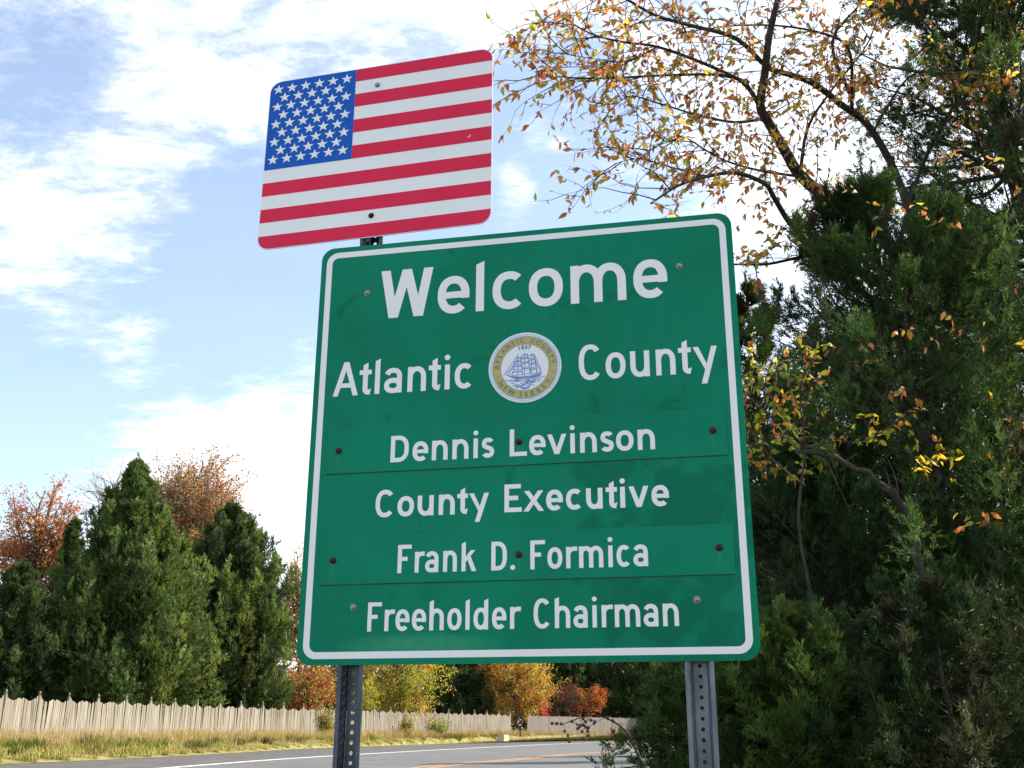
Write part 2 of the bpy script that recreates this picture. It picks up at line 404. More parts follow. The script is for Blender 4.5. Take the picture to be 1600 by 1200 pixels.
def blades(P0, D, L, Wd, r, up=None):
    """kite-shaped blades: base, side, tip, side"""
    n = len(P0)
    a = r.normal(size=(n, 3)) if up is None else up
    s = np.cross(D, a); s /= (np.linalg.norm(s, axis=1)[:, None] + 1e-9)
    mid = P0 + D * (L * 0.45)[:, None]
    V = np.empty((n, 4, 3)); V[:, 0] = P0; V[:, 1] = mid + s * (Wd * .5)[:, None]; V[:, 2] = P0 + D * L[:, None]; V[:, 3] = mid - s * (Wd * .5)[:, None]
    F = np.arange(n * 4).reshape(n, 4)
    return V.reshape(-1, 3), F


def needles(P0, D, L, Wd, r):
    """slim tapering three-sided blades"""
    n = len(P0); s = np.cross(D, r.normal(size=(n, 3))); s /= (np.linalg.norm(s, axis=1)[:, None] + 1e-9)
    V = np.empty((n, 3, 3)); V[:, 0] = P0 + s * (Wd * .5)[:, None]; V[:, 1] = P0 - s * (Wd * .5)[:, None]; V[:, 2] = P0 + D * L[:, None]
    return V.reshape(-1, 3), np.arange(n * 3).reshape(n, 3)


def unit(v): return v / (np.linalg.norm(v, axis=-1, keepdims=True) + 1e-9)


# tall grass on the verge: nobody could count it
fl = resample(fence_pts, 400); vl_ = resample(verge, 600)


def grass(name, label, n, h0, h1, w, pal, s0, s1, r, ylim=(36, 150), clump=0.0, dens_pow=1.0):
    # between fence and road edge
    i = r.integers(0, 399, n); base = fl[i] + (fl[i + 1] - fl[i]) * r.random(n)[:, None]
    # nearest verge point
    d2 = ((base[:, None, :] - vl_[None, ::4, :]) ** 2).sum(-1); j = d2.argmin(1); v = vl_[::4][j]
    s = s0 + (s1 - s0) * r.random(n) ** dens_pow
    Q = base * (1 - s)[:, None] + v * s[:, None]
    if clump > 0:
        nc = n // 260; k = r.integers(0, n, nc); a = r.integers(0, nc, n)
        sel = r.random(n) < clump
        Q[sel] = Q[k[a]][sel] + r.normal(size=(sel.sum(), 2)) * 0.35
    z = SL * Q[:, 1] + BANK * (1 - np.clip(s, 0, 1)) - 0.02
    D = unit(np.stack([r.normal(0, .28, n), r.normal(0, .28, n), np.ones(n)], -1))
    L = h0 + (h1 - h0) * r.random(n)
    V, F = blades(np.c_[Q, z], D, L, w * (0.6 + 0.8 * r.random(n)), r)
    ci = r.integers(0, len(pal), n); col = np.array(pal)[ci] * (0.75 + 0.5 * r.random((n, 1)))
    o = link(name, np_mesh(name, V, F, np.repeat(col, 4, 0)), None, M_grass)
    return tag(o, label, 'grass', kind='stuff')


grass('tall_dry_grass', 'tall tan and straw coloured grass in front of the wooden fence', 46000, .30, .95, .020, [(.40, .30, .16), (.46, .35, .21), (.32, .27, .11), (.44, .31, .22), (.26, .26, .08)], -.02, .55, np.random.default_rng(1), clump=.45)
grass('green_grass', 'low green and yellow grass along the edge of the road', 46000, .10, .40, .035, [(.22, .25, .06), (.28, .27, .08), (.36, .31, .13), (.42, .34, .17)], .35, .98, np.random.default_rng(2), clump=.3)
# dense olive tufts standing in the grass
r = np.random.default_rng(4); Vs, Fs, Cs, o = [], [], [], 0
for k in range(190):
    u = r.random() ** 1.3; i = int(u * 330); s_ = r.uniform(.30, .78); j = ((fl[i] - vl_) ** 2).sum(1).argmin(); c0 = fl[i] * (1 - s_) + vl_[j] * s_
    n_ = 150; rad = r.uniform(.25, .6); hh = r.uniform(.35, .75); q = r.normal(0, rad * .45, (n_, 2)); D = unit(np.c_[q * .9 / rad, np.ones(n_)] + r.normal(0, .15, (n_, 3)))
    V, F = blades(np.c_[c0 + q * .6, np.full(n_, SL * c0[1] + BANK * (1 - s_) - .03)], D, hh * r.uniform(.5, 1.1, n_), np.full(n_, .045), r)
    tc_ = np.array([(.10, .13, .03), (.15, .17, .04), (.20, .20, .06), (.12, .10, .05)])[r.integers(0, 4)]
    Vs.append(V); Fs.append(F + o); Cs.append(np.repeat(tc_ * r.uniform(.7, 1.4, (n_, 1)), 4, 0)); o += len(V)
tag(link('grass_tufts', np_mesh('grass_tufts', np.vstack(Vs), np.vstack(Fs), np.vstack(Cs)), None, M_grass), 'dense olive green tufts scattered through the verge grass', 'grass', kind='stuff')

# near ground under the sign: rough grass
r = np.random.default_rng(3); nn = 26000
Q = np.stack([r.uniform(-1.4, 9, nn), r.uniform(-2.0, 12, nn)], -1)
D = unit(np.stack([r.normal(0, .4, nn), r.normal(0, .4, nn), np.ones(nn)], -1))
V, F = blades(np.c_[Q, SL * Q[:, 1] - .05], D, r.uniform(.06, .2, nn), r.uniform(.006, .012, nn), r)
col = np.array([(.10, .16, .03), (.22, .22, .07), (.30, .26, .12)])[r.integers(0, 3, nn)]
tag(link('roadside_grass', np_mesh('roadside_grass', V, F, np.repeat(col, 4, 0)), None, M_grass), 'short rough grass around the feet of the sign posts', 'grass', kind='stuff')
# ------------------------------------------------------------------ wooden fence
def wood(name, c1, c2, c3):
    m, n, b = new_mat(name, 0.9, 0.15)
    t = n.n('ShaderNodeTexCoord'); oi = n.n('ShaderNodeObjectInfo')
    ad = n.n('ShaderNodeVectorMath', operation='ADD'); n.l(t.outputs['Object'], ad.inputs[0])
    sc_ = n.n('ShaderNodeVectorMath', operation='SCALE'); n.l(oi.outputs['Location'], sc_.inputs[0]); sc_.inputs[3].default_value = 3.7
    n.l(sc_.outputs[0], ad.inputs[1])
    mp = n.n('ShaderNodeMapping'); n.l(ad.outputs[0], mp.inputs[0]); mp.inputs['Scale'].default_value = (14, 14, 0.9)
    g1 = n.noise(mp.outputs[0], 1.3, 6, 0.65); g2 = n.noise(t.outputs['Object'], 1.1, 3, 0.5)
    at = n.n('ShaderNodeAttribute'); at.attribute_name = 'tone'; at.attribute_type = 'OBJECT'
    c = n.ramp(g1, [(.3, c1), (.52, c2), (.75, c3)])
    c = n.mix(n.math('MULTIPLY', oi.outputs['Random'], 0.8), c, n.mix(1.0, c, (.66, .60, .56), 'MULTIPLY'))
    c = n.mix(n.ramp(g2, [(.45, 0.0), (.8, 0.5)]), c, c1)
    n.l(c, b.inputs['Base Color'])
    bp = n.n('ShaderNodeBump'); bp.inputs['Distance'].default_value = 0.004; n.l(g1, bp.inputs['Height']); n.l(bp.outputs[0], b.inputs['Normal'])
    return m


M_wood = wood('weathered_cedar_board', (.11, .097, .07), (.29, .265, .21), (.44, .405, .33))
M_wood2 = wood('grey_board', (.13, .12, .10), (.23, .215, .18), (.32, .30, .26))


def picket_mesh(w=.143, t=.018):
    mb = MB(); h = 1.0; e = .007
    o = [(-w / 2 + .004, 0), (w / 2 - .004, 0), (w / 2 - .004, h - e), (w / 2 - .03, h), (-w / 2 + .03, h), (-w / 2 + .004, h - e)]
    V = [(x, -t / 2, z) for x, z in o] + [(x, t / 2, z) for x, z in o]
    mb.add(V, [(0, 1, 2, 3, 4, 5), (11, 10, 9, 8, 7, 6)] + [(i, i + 6, (i + 1) % 6 + 6, (i + 1) % 6) for i in range(6)])
    me = bpy.data.meshes.new('picket'); me.from_pydata(mb.v, [], mb.f); me.update(); return me


def build_fence(L, label, name, matw, scallop, nreal, rr, first_visible=0.0):
    s = np.r_[0, np.cumsum(np.linalg.norm(np.diff(L, axis=0), axis=1))]
    at = lambda q: np.array([np.interp(q, s, L[:, 0]), np.interp(q, s, L[:, 1])])
    p0 = at(0); root = empty(name, (p0[0], p0[1], gz(0, p0[1]) + BANK)); tag(root, label, 'fence')
    ox, oy, oz = root.location
    pm = picket_mesh(); pm.materials.append(matw); far = MB()
    SEC = 2.44; NP = 17; nsec = int(s[-1] / SEC); made = 0
    post = MB(); post.box(-.055, .055, -.055, .055, -.2, 2.14); post.lathe([(.075, 2.14), (.075, 2.165), (.03, 2.18), (.028, 2.20), (.055, 2.235), (.062, 2.27), (.045, 2.31), (.012, 2.36)], 10)
    if not scallop: post = MB(); post.box(-.05, .05, -.05, .05, -.2, 2.02); post.box(-.062, .062, -.062, .062, 2.02, 2.06)
    pme = None
    for k in range(nsec + 1):
        a = at(k * SEC); bq = at(min((k + 1) * SEC, s[-1])); an = math.atan2(bq[1] - a[1], bq[0] - a[0]) if k < nsec else an
        z = gz(0, a[1]) + BANK
        if pme is None: po = post.build('post', matw, root); pme = po.data
        else: po = link('post', pme, root)
        po.location = (a[0] - ox, a[1] - oy, z - oz); po.rotation_euler = (rr.normal(0, .01), rr.normal(0, .012), an)
        if k == nsec: break
        zb = gz(0, bq[1]) + BANK
        seg = bq - a; ln = np.linalg.norm(seg); nrm = np.array([seg[1], -seg[0]]) / ln
        for hz in (.35, 1.05, 1.7):   # rails at the back of the pickets
            A = a - nrm * .03; B = bq - nrm * .03
            rl = MB(); t3 = np.array([seg[0] / ln, seg[1] / ln])
            rl.tube([(A[0] - ox + t3[0] * .06, A[1] - oy + t3[1] * .06, z - oz + hz), (B[0] - ox - t3[0] * .06, B[1] - oy - t3[1] * .06, zb - oz + hz)], .035, 4)
            rl.build('rail', matw, root)
        lean = rr.normal(0, .028); dh = rr.normal(0, .014)
        for i in range(NP):
            u = (i + .5) / NP; q = a + seg * u + nrm * (.018 + .012 * rr.random())
            h = (1.83 + .16 * abs(math.cos(2 * math.pi * u)) ** 1.2 + .09 * (abs(u - .5) > .45) - .06 * (abs(u - .5) < .05) if scallop else 1.92) + rr.normal(0, .006 if scallop else .012) + dh
            zq = z + (zb - z) * u
            if first_visible <= k * SEC and made < nreal:
                o = link('picket', pm, root); made += 1
                o.location = (q[0] - ox, q[1] - oy, zq - oz); o.rotation_euler = (rr.normal(0, .01), lean + rr.normal(0, .01), an); o.scale = (1, 1, h)
            else:
                c, s_ = math.cos(an), math.sin(an); bs = len(far.v); vs = []
                for v in pm.vertices:
                    x, y, zz = v.co; x += lean * zz
                    vs.append((q[0] - ox + x * c - y * s_, q[1] - oy + x * s_ + y * c, zq - oz + zz * h))
                far.add(vs, [tuple(p.vertices) for p in pm.polygons])
    if far.v: tag(far.build('far_pickets', matw, root), kind='stuff')
    return root


kgap = int(np.argmin(np.abs(np.array([800 + F_PX * ((p[0] * c_r[0] + p[1] * c_r[1] + (2.5 - EYE) * c_r[2]) / (p[0] * c_f[0] + p[1] * c_f[1] + (2.5 - EYE) * c_f[2])) for p in fence_pts]) - 802)))
k0 = int(np.argmin(np.abs(np.array([800 + F_PX * (p[0] / (p[1] * cp + 1.0 * sp)) for p in fence_pts]) + 60)))
dist0 = np.linalg.norm(np.diff(fence_pts[:k0], axis=0), axis=1).sum()
build_fence(fence_pts[:kgap], 'long weathered scalloped board fence with finial posts behind the roadside grass', 'picket_fence', M_wood, True, 300, np.random.default_rng(11), dist0)
gap_pt = fence_pts[kgap + 2]
build_fence(fence_pts[kgap + 6:], 'plain straight grey board fence right of the gap with the banded marker post', 'board_fence', M_wood2, False, 0, np.random.default_rng(12))

# banded marker post standing in the fence gap
mk = empty('marker_post', (gap_pt[0] + .2, gap_pt[1] - .8, gz(0, gap_pt[1]) + BANK - .1)); tag(mk, 'thin dark marker post with white bands in the gap between the two fences', 'marker post')
MB().box(-.09, .09, -.05, .05, 0, 2.15).build('post', M_barkdark, mk)
MB().box(-.11, .11, -.065, .065, 1.05, 1.18).build('band', M_lwhite, mk)
MB().box(-.11, .11, -.065, .065, 1.55, 1.66).build('band', M_lwhite, mk)

# small box lying on the verge
M_card = simple('pale_cardboard', (.52, .42, .26), (.66, .56, .38), 4, .85, .2)
M_cardd = simple('brown_cardboard', (.20, .13, .06), (.28, .19, .09), 4, .85, .2)
q = P(783, 1160, 96); q.z = gz(0, q.y) + .26
bx = empty('cardboard_box', q, -0.75); tag(bx, 'small pale cardboard box lying open on the verge grass in front of the fence', 'box')
MB().box(-.15, .62, -.3, .3, 0, .52).build('body', M_card, bx)
fb = MB(); fb.add([(-.17, -.3, .05), (-.17, .3, .05), (-.75, .26, .22), (-.75, -.26, .22), (-.17, -.3, .07), (-.17, .3, .07), (-.75, .26, .24), (-.75, -.26, .24)], [(0, 1, 2, 3), (7, 6, 5, 4), (0, 4, 5, 1), (1, 5, 6, 2), (2, 6, 7, 3), (3, 7, 4, 0)]); fb.build('flap', M_cardd, bx)
fb = MB(); fb.add([(-.17, -.3, .50), (-.17, .3, .50), (-.62, .26, .38), (-.62, -.26, .38), (-.17, -.3, .52), (-.17, .3, .52), (-.62, .26, .40), (-.62, -.26, .40)], [(0, 1, 2, 3), (7, 6, 5, 4), (0, 4, 5, 1), (1, 5, 6, 2), (2, 6, 7, 3), (3, 7, 4, 0)]); fb.build('flap', M_cardd, bx)

# low shed behind the fence at far left
M_roofb = simple('blue_grey_roof', (.20, .24, .42), (.28, .33, .52), 3, .5, .4)
q = P(-60, 1090, 64); zb = gz(0, 64) + BANK
sh = empty('garden_shed', (q.x, 64, zb), .15); tag(sh, 'low shed with a blue grey roof peeking over the fence at far left', 'shed')
MB().box(-3.2, 3.0, -1.4, 1.4, 0, 2.12).build('wall', M_wood2, sh)
rf = MB(); rf.add([(-3.4, -1.65, 2.13), (3.2, -1.65, 2.13), (3.2, 0, 2.52), (-3.4, 0, 2.52), (-3.4, 1.65, 2.13), (3.2, 1.65, 2.13)], [(0, 1, 2, 3), (3, 2, 5, 4), (0, 3, 4), (1, 5, 2), (0, 4, 5, 1)]); rf.build('roof', M_roofb, sh)

# ------------------------------------------------------------------ sign lettering, as highway-style strokes
def ribbon(pts, s, closed=False, c0=None, c1=None):
    """quad strip of constant width s along pts; c0/c1 = directions of the end cuts"""
    pts = [np.array(p, float) for p in pts]; n = len(pts); V = []
    for i in range(n):
        a = pts[(i - 1) % n] if (closed or i > 0) else None; b = pts[(i + 1) % n] if (closed or i < n - 1) else None
        p = pts[i]
        if a is None: t = unit(b - p); nn = np.array([-t[1], t[0]]); k = 1
        elif b is None: t = unit(p - a); nn = np.array([-t[1], t[0]]); k = 1
        else:
            t1 = unit(p - a); t2 = unit(b - p); t = unit(t1 + t2); nn = np.array([-t[1], t[0]])
            k = 1 / max(.35, float(nn @ np.array([-t1[1], t1[0]])))
        if i == 0 and c0 is not None: c = unit(np.array(c0, float)); k = 1 / max(.3, abs(float(c @ nn))); nn = c * np.sign(c @ nn)
        if i == n - 1 and c1 is not None: c = unit(np.array(c1, float)); k = 1 / max(.3, abs(float(c @ nn))); nn = c * np.sign(c @ nn)
        V += [p + nn * k * s / 2, p - nn * k * s / 2]
    Fs = [(2 * i, 2 * i + 1, 2 * i + 3, 2 * i + 2) for i in range(n - 1)]
    if closed: Fs.append((2 * n - 2, 2 * n - 1, 1, 0))
    return V, Fs


def arc(cx, cy, rx, ry, a0, a1, n=None, p=2.25):
    n = n or max(6, int(abs(a1 - a0) / 7)); out = []
    for i in range(n + 1):
        a = R(a0 + (a1 - a0) * i / n); c, s = math.cos(a), math.sin(a)
        out.append((cx + rx * math.copysign(abs(c) ** (2 / p), c), cy + ry * math.copysign(abs(s) ** (2 / p), s)))
    return out


def poly(pts): return [np.array(p, float) for p in pts], [tuple(range(len(pts)))]
def rect2(x0, y0, x1, y1): return poly([(x0, y0), (x1, y0), (x1, y1), (x0, y1)])
def disc(cx, cy, r, n=24): return poly([(cx + r * math.cos(2 * math.pi * i / n), cy + r * math.sin(2 * math.pi * i / n)) for i in range(n)])


def glyph(ch, w, H, X, s):
    """list of (verts, faces); w glyph width, H cap height, X x-height, s stroke"""
    h = s / 2; Ht = H * 1.035; sd = s * 1.04; G = []
    stem = lambda x, top: G.append(rect2(x, 0, x + s, top))
    tall = lambda x: G.append(poly([(x, 0), (x + s, 0), (x + s, Ht), (x, Ht - s * .42)]))
    rx = (w - s) / 2; ry = (X - s) / 2 + s * .03
    if ch == 'o': G.append(ribbon(arc(w / 2, X / 2, rx, ry, 0, 354, 54), s, True))
    elif ch == 'c': G.append(ribbon(arc(w * .5 + rx * .06, X / 2, rx * 1.06, ry, 47, 313), s))
    elif ch == 'C': G.append(ribbon(arc(w * .5 + rx * .06, H / 2, rx * 1.06, (H - s) / 2 + s * .04, 42, 318, p=2.35), s))
    elif ch == 'e':
        yb = X * .50; G.append(ribbon(arc(w / 2, X / 2, rx, ry, math.degrees(math.asin(max(-1, (yb - h * .9 - X / 2) / ry))), 313), s, c0=(1, 0)))
        G.append(rect2(s * .4, yb - h * .9, w - s * .4, yb + h * .8))
    elif ch == 'l': tall(0)
    elif ch == '.': G.append(disc(w / 2, w / 2, w / 2))
    elif ch == 'i': stem(0, X); G.append(disc(w / 2, X * 1.283, s * .56))
    elif ch in 'nh':
        (tall(0) if ch == 'h' else stem(0, X))
        a = min(X * .42, rx * 1.35); G.append(ribbon(arc(w / 2, X - h - a + s * .05, rx, a, 180, 0, p=2.15) + [(w - h, 0)], s))
    elif ch == 'u':
        stem(w - s, X); a = min(X * .42, rx * 1.35)
        G.append(ribbon([(h, X)] + arc(w / 2, h + a - s * .05, rx, a, 180, 360, p=2.15), s))
    elif ch == 'm':
        stem(0, X); w2 = (w + s) / 2
        for k in (0, 1):
            o = k * (w - s) / 2; rr_ = (w2 - s) / 2; a = min(X * .40, rr_ * 1.35)
            G.append(ribbon(arc(o + w2 / 2, X - h - a + s * .05, rr_, a, 180, 0, p=2.15) + [(o + w2 - h, 0)], s))
    elif ch == 'r':
        stem(0, X); a = s * 1.5; G.append(ribbon(arc(w * .92, X - h * .9 - a, w * .92 - h, a, 180, 74, p=2.3), s, c1=(.12, 1)))
    elif ch == 'a':
        by = X * .60; G.append(ribbon(arc(w * .5, by / 2, rx, (by - s) / 2 + s * .03, 0, 354, 44), s, True))
        a = X * .27; G.append(ribbon([(w - h, 0)] + arc(w * .50, X - h - a + s * .04, rx, a, 0, 158, p=2.3), s, c1=(1, -.5)))
    elif ch == 'd':
        tall(w - s); G.append(ribbon(arc(w / 2, X / 2, rx, ry, 0, 354, 54), s, True))
    elif ch == 't':
        xs = w * .30; top = X * 1.30; G.append(rect2(0, X - s * .95, w, X))
        G.append(poly([(xs, s), (xs + s, s), (xs + s, top), (xs, top - s * .55)]))
        a = s * .75; G.append(ribbon([(xs + h, s * 1.3)] + arc(xs + h + a, h + a - s * .04, a, a, 180, 270, 8, 2.2) + [(w * .95, h + s * .10)], s, c1=(.2, 1)))
    elif ch == 's':
        k = (X - s) / 4; up = arc(w / 2, X - h - k + s * .03, rx * .96, k, 28, 215); lo = arc(w / 2, h + k - s * .03, rx, k, 35, -152)
        G.append(ribbon(up + lo, s))
    elif ch == 'v':
        c = w / 2; G.append(poly([(0, X), (c - sd * .5, 0), (c + sd * .5, 0), (sd, X)])); G.append(poly([(w, X), (w - sd, X), (c - sd * .5, 0), (c + sd * .5, 0)]))
    elif ch == 'y':
        dd = X * .41; xb = w * .30; G.append(poly([(w, X), (w - sd, X), (xb, -dd), (xb + sd, -dd)]))
        f = (X - X * .08) / (X + dd); xm = (w - sd) + (xb - w + sd) * f + sd * .5; G.append(poly([(0, X), (xm - sd * .35, X * .08), (xm + sd * .35, X * .10), (sd, X)]))
    elif ch == 'x':
        G.append(poly([(0, 0), (sd * 1.1, 0), (w - w * .03, X), (w - sd * 1.1 - w * .03, X)])); G.append(poly([(w, 0), (w - sd * 1.1, 0), (w * .03, X), (sd * 1.1 + w * .03, X)]))
    elif ch == 'k':
        tall(0); G.append(poly([(s * .7, X * .36), (s * .7, X * .36 + s * 1.2), (w * .93 - sd * 1.1, X), (w * .93, X)]))
        G.append(poly([(w, 0), (w - sd * 1.05, 0), (w * .38, X * .58), (w * .38 + sd * .7, X * .75)]))
    elif ch == 'W':
        s2 = w * .178; b1, b2 = w * .262, w * .738
        for A, B in ((0, b1 - s2 / 2), (w / 2 - s2 / 2, b1 - s2 / 2), (w / 2 - s2 / 2, b2 - s2 / 2), (w - s2, b2 - s2 / 2)):
            G.append(poly([(A, H), (B, 0), (B + s2, 0), (A + s2, H)]))
    elif ch == 'A':
        c = w / 2; G.append(poly([(0, 0), (sd, 0), (c + sd * .5, H), (c - sd * .5, H)])); G.append(poly([(w, 0), (w - sd, 0), (c - sd * .5, H), (c + sd * .5, H)]))
        G.append(rect2(w * .24, H * .24, w * .76, H * .24 + s * .9))
    elif ch == 'D':
        G.append(ribbon([(h, h)] + arc(w * .42, h + H * .36, w * .58 - h, H * .36, -90, 0, 12) + arc(w * .42, H - h - H * .36, w * .58 - h, H * .36, 0, 90, 12) + [(h, H - h)], s)); G.append(rect2(0, 0, s, H))
    elif ch == 'L': G.append(rect2(0, 0, s, H)); G.append(rect2(s * .9, 0, w, s * .95))
    elif ch == 'E': G.append(rect2(0, 0, s, H)); [G.append(rect2(s * .9, y, w * q_, y + s * .95)) for y, q_ in ((0, 1), (H / 2 - s * .45, .80), (H - s * .95, .95))]
    elif ch == 'F': G.append(rect2(0, 0, s, H)); [G.append(rect2(s * .9, y, w * q_, y + s * .95)) for y, q_ in ((H * .46 - s * .2, .72), (H - s * .95, 1))]
    return G


ZC = [0]


def flat(name, G, u0, v0, y, mat, parent, step=3e-5):
    """flat print: pieces of one mark, each a hair above the last so that none share a plane"""
    mb = MB()
    for i, (V, Fs) in enumerate(G):
        mb.add([(u0 + p[0], y - i * step, v0 + p[1]) for p in V], Fs)
    me_o = mb.build(name, mat, parent)
    bm = bmesh.new(); bm.from_mesh(me_o.data)
    for f in bm.faces:
        if f.normal.y > 0: f.normal_flip()
    bm.to_mesh(me_o.data); bm.free(); return me_o


def rounded(w, h, r_, n=8, cx=0, cz=0):
    out = []
    for qx, qz, a in ((1, 1, 0), (-1, 1, 90), (-1, -1, 180), (1, -1, 270)):
        for i in range(n + 1):
            t_ = R(a + 90 * i / n); out.append((cx + qx * (w / 2 - r_) + r_ * math.cos(t_), cz + qz * (h / 2 - r_) + r_ * math.sin(t_)))
    return out


def plate(name, outline, y0, y1, mface, mside, parent):
    n = len(outline); mb = MB()
    mb.add([(x, y0, z) for x, z in outline] + [(x, y1, z) for x, z in outline], [tuple(range(n))], 0)
    o = [tuple(range(2 * n - 1, n - 1, -1))] + [(i, (i + 1) % n, (i + 1) % n + n, i + n) for i in range(n)]
    for f in o: mb.f.append(list(f)); mb.m.append(1)
    ob_ = mb.build(name, [mface, mside], parent)
    bm = bmesh.new(); bm.from_mesh(ob_.data); bmesh.ops.recalc_face_normals(bm, faces=bm.faces); bm.to_mesh(ob_.data); bm.free()
    return ob_


def bolt(parent, u, v, y, rad, mat, label=None):
    """round head bolt with washer, axis along -y"""
    prof = [(rad * 1.35, 0.0), (rad * 1.35, .0012), (rad, .0014), (rad * .98, .0035), (rad * .8, .0056), (rad * .45, .0068), (rad * .1, .0072)]
    mb = MB(); mb.lathe(prof, 14); mb.v = [(x, -z, yy) for x, yy, z in mb.v]
    o = mb.build('bolt', mat, parent); o.location = (u, y, v)
    bm = bmesh.new(); bm.from_mesh(o.data); bmesh.ops.recalc_face_normals(bm, faces=bm.faces); bm.to_mesh(o.data); bm.free()
    if label: o['label'] = label
    return o


SC = Vector((0.0189, 2.8276, 2.0498)); SYAW = -0.2077
sign = empty('welcome_sign', SC, SYAW)
tag(sign, 'large square green welcome sign with white border, county seal and two name plates', 'road sign')
HW = .61
panel = plate('panel', rounded(1.22, 1.2287, .040), 0, .0032, M_green, M_alu, sign)
oo = rounded(1.186, 1.196, .036); ii = rounded(1.150, 1.160, .020)
n_ = len(oo); mb = MB(); mb.add([(x, -.0005, z) for x, z in oo] + [(x, -.0005, z) for x, z in ii], [(i, i + n_, (i + 1) % n_ + n_, (i + 1) % n_) for i in range(n_)])
bo = mb.build('border', M_white, sign)
plates = []
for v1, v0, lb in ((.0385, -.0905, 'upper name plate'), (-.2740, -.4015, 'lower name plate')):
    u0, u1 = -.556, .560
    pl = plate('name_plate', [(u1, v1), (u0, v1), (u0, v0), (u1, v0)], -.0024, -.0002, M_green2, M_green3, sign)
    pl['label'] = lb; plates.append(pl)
    flat('seam_and_painted_shade', [rect2(u0, v0 - .0022, u1, v0 - .0002)], 0, 0, -.0006, M_barkdark, pl)  # shadow below the plate's lower edge, painted as a dark strip
    flat('seam_and_painted_shade', [rect2(u0 + .002, v1 - .0012, u1 - .002, v1 + .0004)], 0, 0, -.0029, M_green3, pl)
    flat('seam_and_painted_shade', [rect2(u1 - .0012, v0, u1 + .0002, v1)], 0, 0, -.0029, M_green3, pl)

LINES = [
 (.1525, .117, .0242, .3712, None, [('W',-0.4181,-0.2573), ('e',-0.2419,-0.1461), ('l',-0.1270,-0.0985), ('c',-0.0775,0.0171), ('o',0.0296,0.1284), ('m',0.1507,0.3086), ('e',0.3295,0.4246)]),
 (.1035, .0752, .0150, .1395, None, [('A',-0.5501,-0.4734), ('t',-0.4708,-0.4341), ('l',-0.4232,-0.4082), ('a',-0.3951,-0.3418), ('n',-0.3249,-0.2700), ('t',-0.2626,-0.2269), ('i',-0.2149,-0.2008), ('c',-0.1856,-0.1314)]),
 (.1035, .0752, .0145, .1410, None, [('C',0.1701,0.2317), ('o',0.2448,0.2999), ('u',0.3129,0.3655), ('n',0.3830,0.4357), ('t',0.4440,0.4787), ('y',0.4837,0.5487)]),
 (.0765, .0562, .0125, -.0660, 0, [('D',-0.3663,-0.3136), ('e',-0.3023,-0.2565), ('n',-0.2460,-0.2005), ('n',-0.1871,-0.1410), ('i',-0.1270,-0.1145), ('s',-0.1038,-0.0682), ('L',-0.0246,0.0234), ('e',0.0298,0.0756), ('v',0.0801,0.1326), ('i',0.1434,0.1549), ('n',0.1702,0.2156), ('s',0.2255,0.2615), ('o',0.2678,0.3148), ('n',0.3259,0.3717)]),
 (.0765, .0562, .0128, -.2200, None, [('C',-0.4049,-0.3519), ('o',-0.3411,-0.2936), ('u',-0.2835,-0.2376), ('n',-0.2231,-0.1777), ('t',-0.1709,-0.1411), ('y',-0.1377,-0.0825), ('E',-0.0393,0.0085), ('x',0.0131,0.0696), ('e',0.0753,0.1209), ('c',0.1291,0.1737), ('u',0.1834,0.2275), ('t',0.2358,0.2663), ('i',0.2743,0.2870), ('v',0.2971,0.3494), ('e',0.3566,0.4025)]),
 (.0765, .0562, .0115, -.3755, 1, [('F',-0.3341,-0.2955), ('r',-0.2856,-0.2618), ('a',-0.2564,-0.2193), ('n',-0.2064,-0.1681), ('k',-0.1554,-0.1145), ('D',-0.0737,-0.0312), ('.',-0.0219,-0.0087), ('F',0.0321,0.0720), ('o',0.0778,0.1177), ('r',0.1278,0.1537), ('m',0.1618,0.2257), ('i',0.2389,0.2498), ('c',0.2605,0.2976), ('a',0.3038,0.3417)]),
 (.0765, .0562, .0113, -.5280, None, [('F',-0.4134,-0.3743), ('r',-0.3654,-0.3408), ('e',-0.3349,-0.2958), ('e',-0.2893,-0.2500), ('h',-0.2412,-0.2014), ('o',-0.1920,-0.1532), ('l',-0.1426,-0.1314), ('d',-0.1208,-0.0813), ('e',-0.0710,-0.0325), ('r',-0.0227,0.0026), ('C',0.0399,0.0838), ('h',0.0957,0.1359), ('a',0.1443,0.1813), ('i',0.1937,0.2050), ('r',0.2176,0.2430), ('m',0.2512,0.3160), ('a',0.3247,0.3620), ('n',0.3735,0.4134)]),
]
for (H_, X_, s_, base, pi_, items) in LINES:
    par = sign if pi_ is None else plates[pi_]
    for ch, ua, ub in items:
        flat('letter', glyph(ch, ub - ua, H_, X_, s_), ua, base, -.0006 if pi_ is None else -.0030, M_white, par)
for u, v in ((-.4596, .4573), (.4587, .4604), (-.4555, -.4634), (.4608, -.4636)): bolt(sign, u, v, -.0003, .0068, M_bolt, 'grey steel bolt')
for u, v, k in ((-.5206, -.0248, 0), (.0009, -.0263, 0), (.5254, -.0228, 0), (-.5197, -.3355, 1), (.0011, -.3358, 1), (.5240, -.3340, 1)): bolt(plates[k], u, v, -.0032, .0070, M_boltrust)

# county seal
seal = empty('seal', (.0174, 0, .1905)); seal.parent = sign; seal['label'] = 'round county seal decal with a sailing ship'
circ = lambda r_, n=72: [(r_ * math.cos(2 * math.pi * i / n), r_ * math.sin(2 * math.pi * i / n)) for i in range(n)]
plate('disc', circ(.1040), -.0011, -.0003, M_seal_white, M_seal_white, seal)
flat('rim', [ribbon(circ(.0965), .0085, True)], 0, 0, -.0014, M_seal_rim, seal)
flat('gold_ring', [ribbon(circ(.0805), .0215, True)], 0, 0, -.0017, M_gold, seal)
flat('ring_edge', [ribbon(circ(.0694), .0013, True), ribbon(circ(.0917), .0010, True)], 0, 0, -.0020, M_sdark, seal)


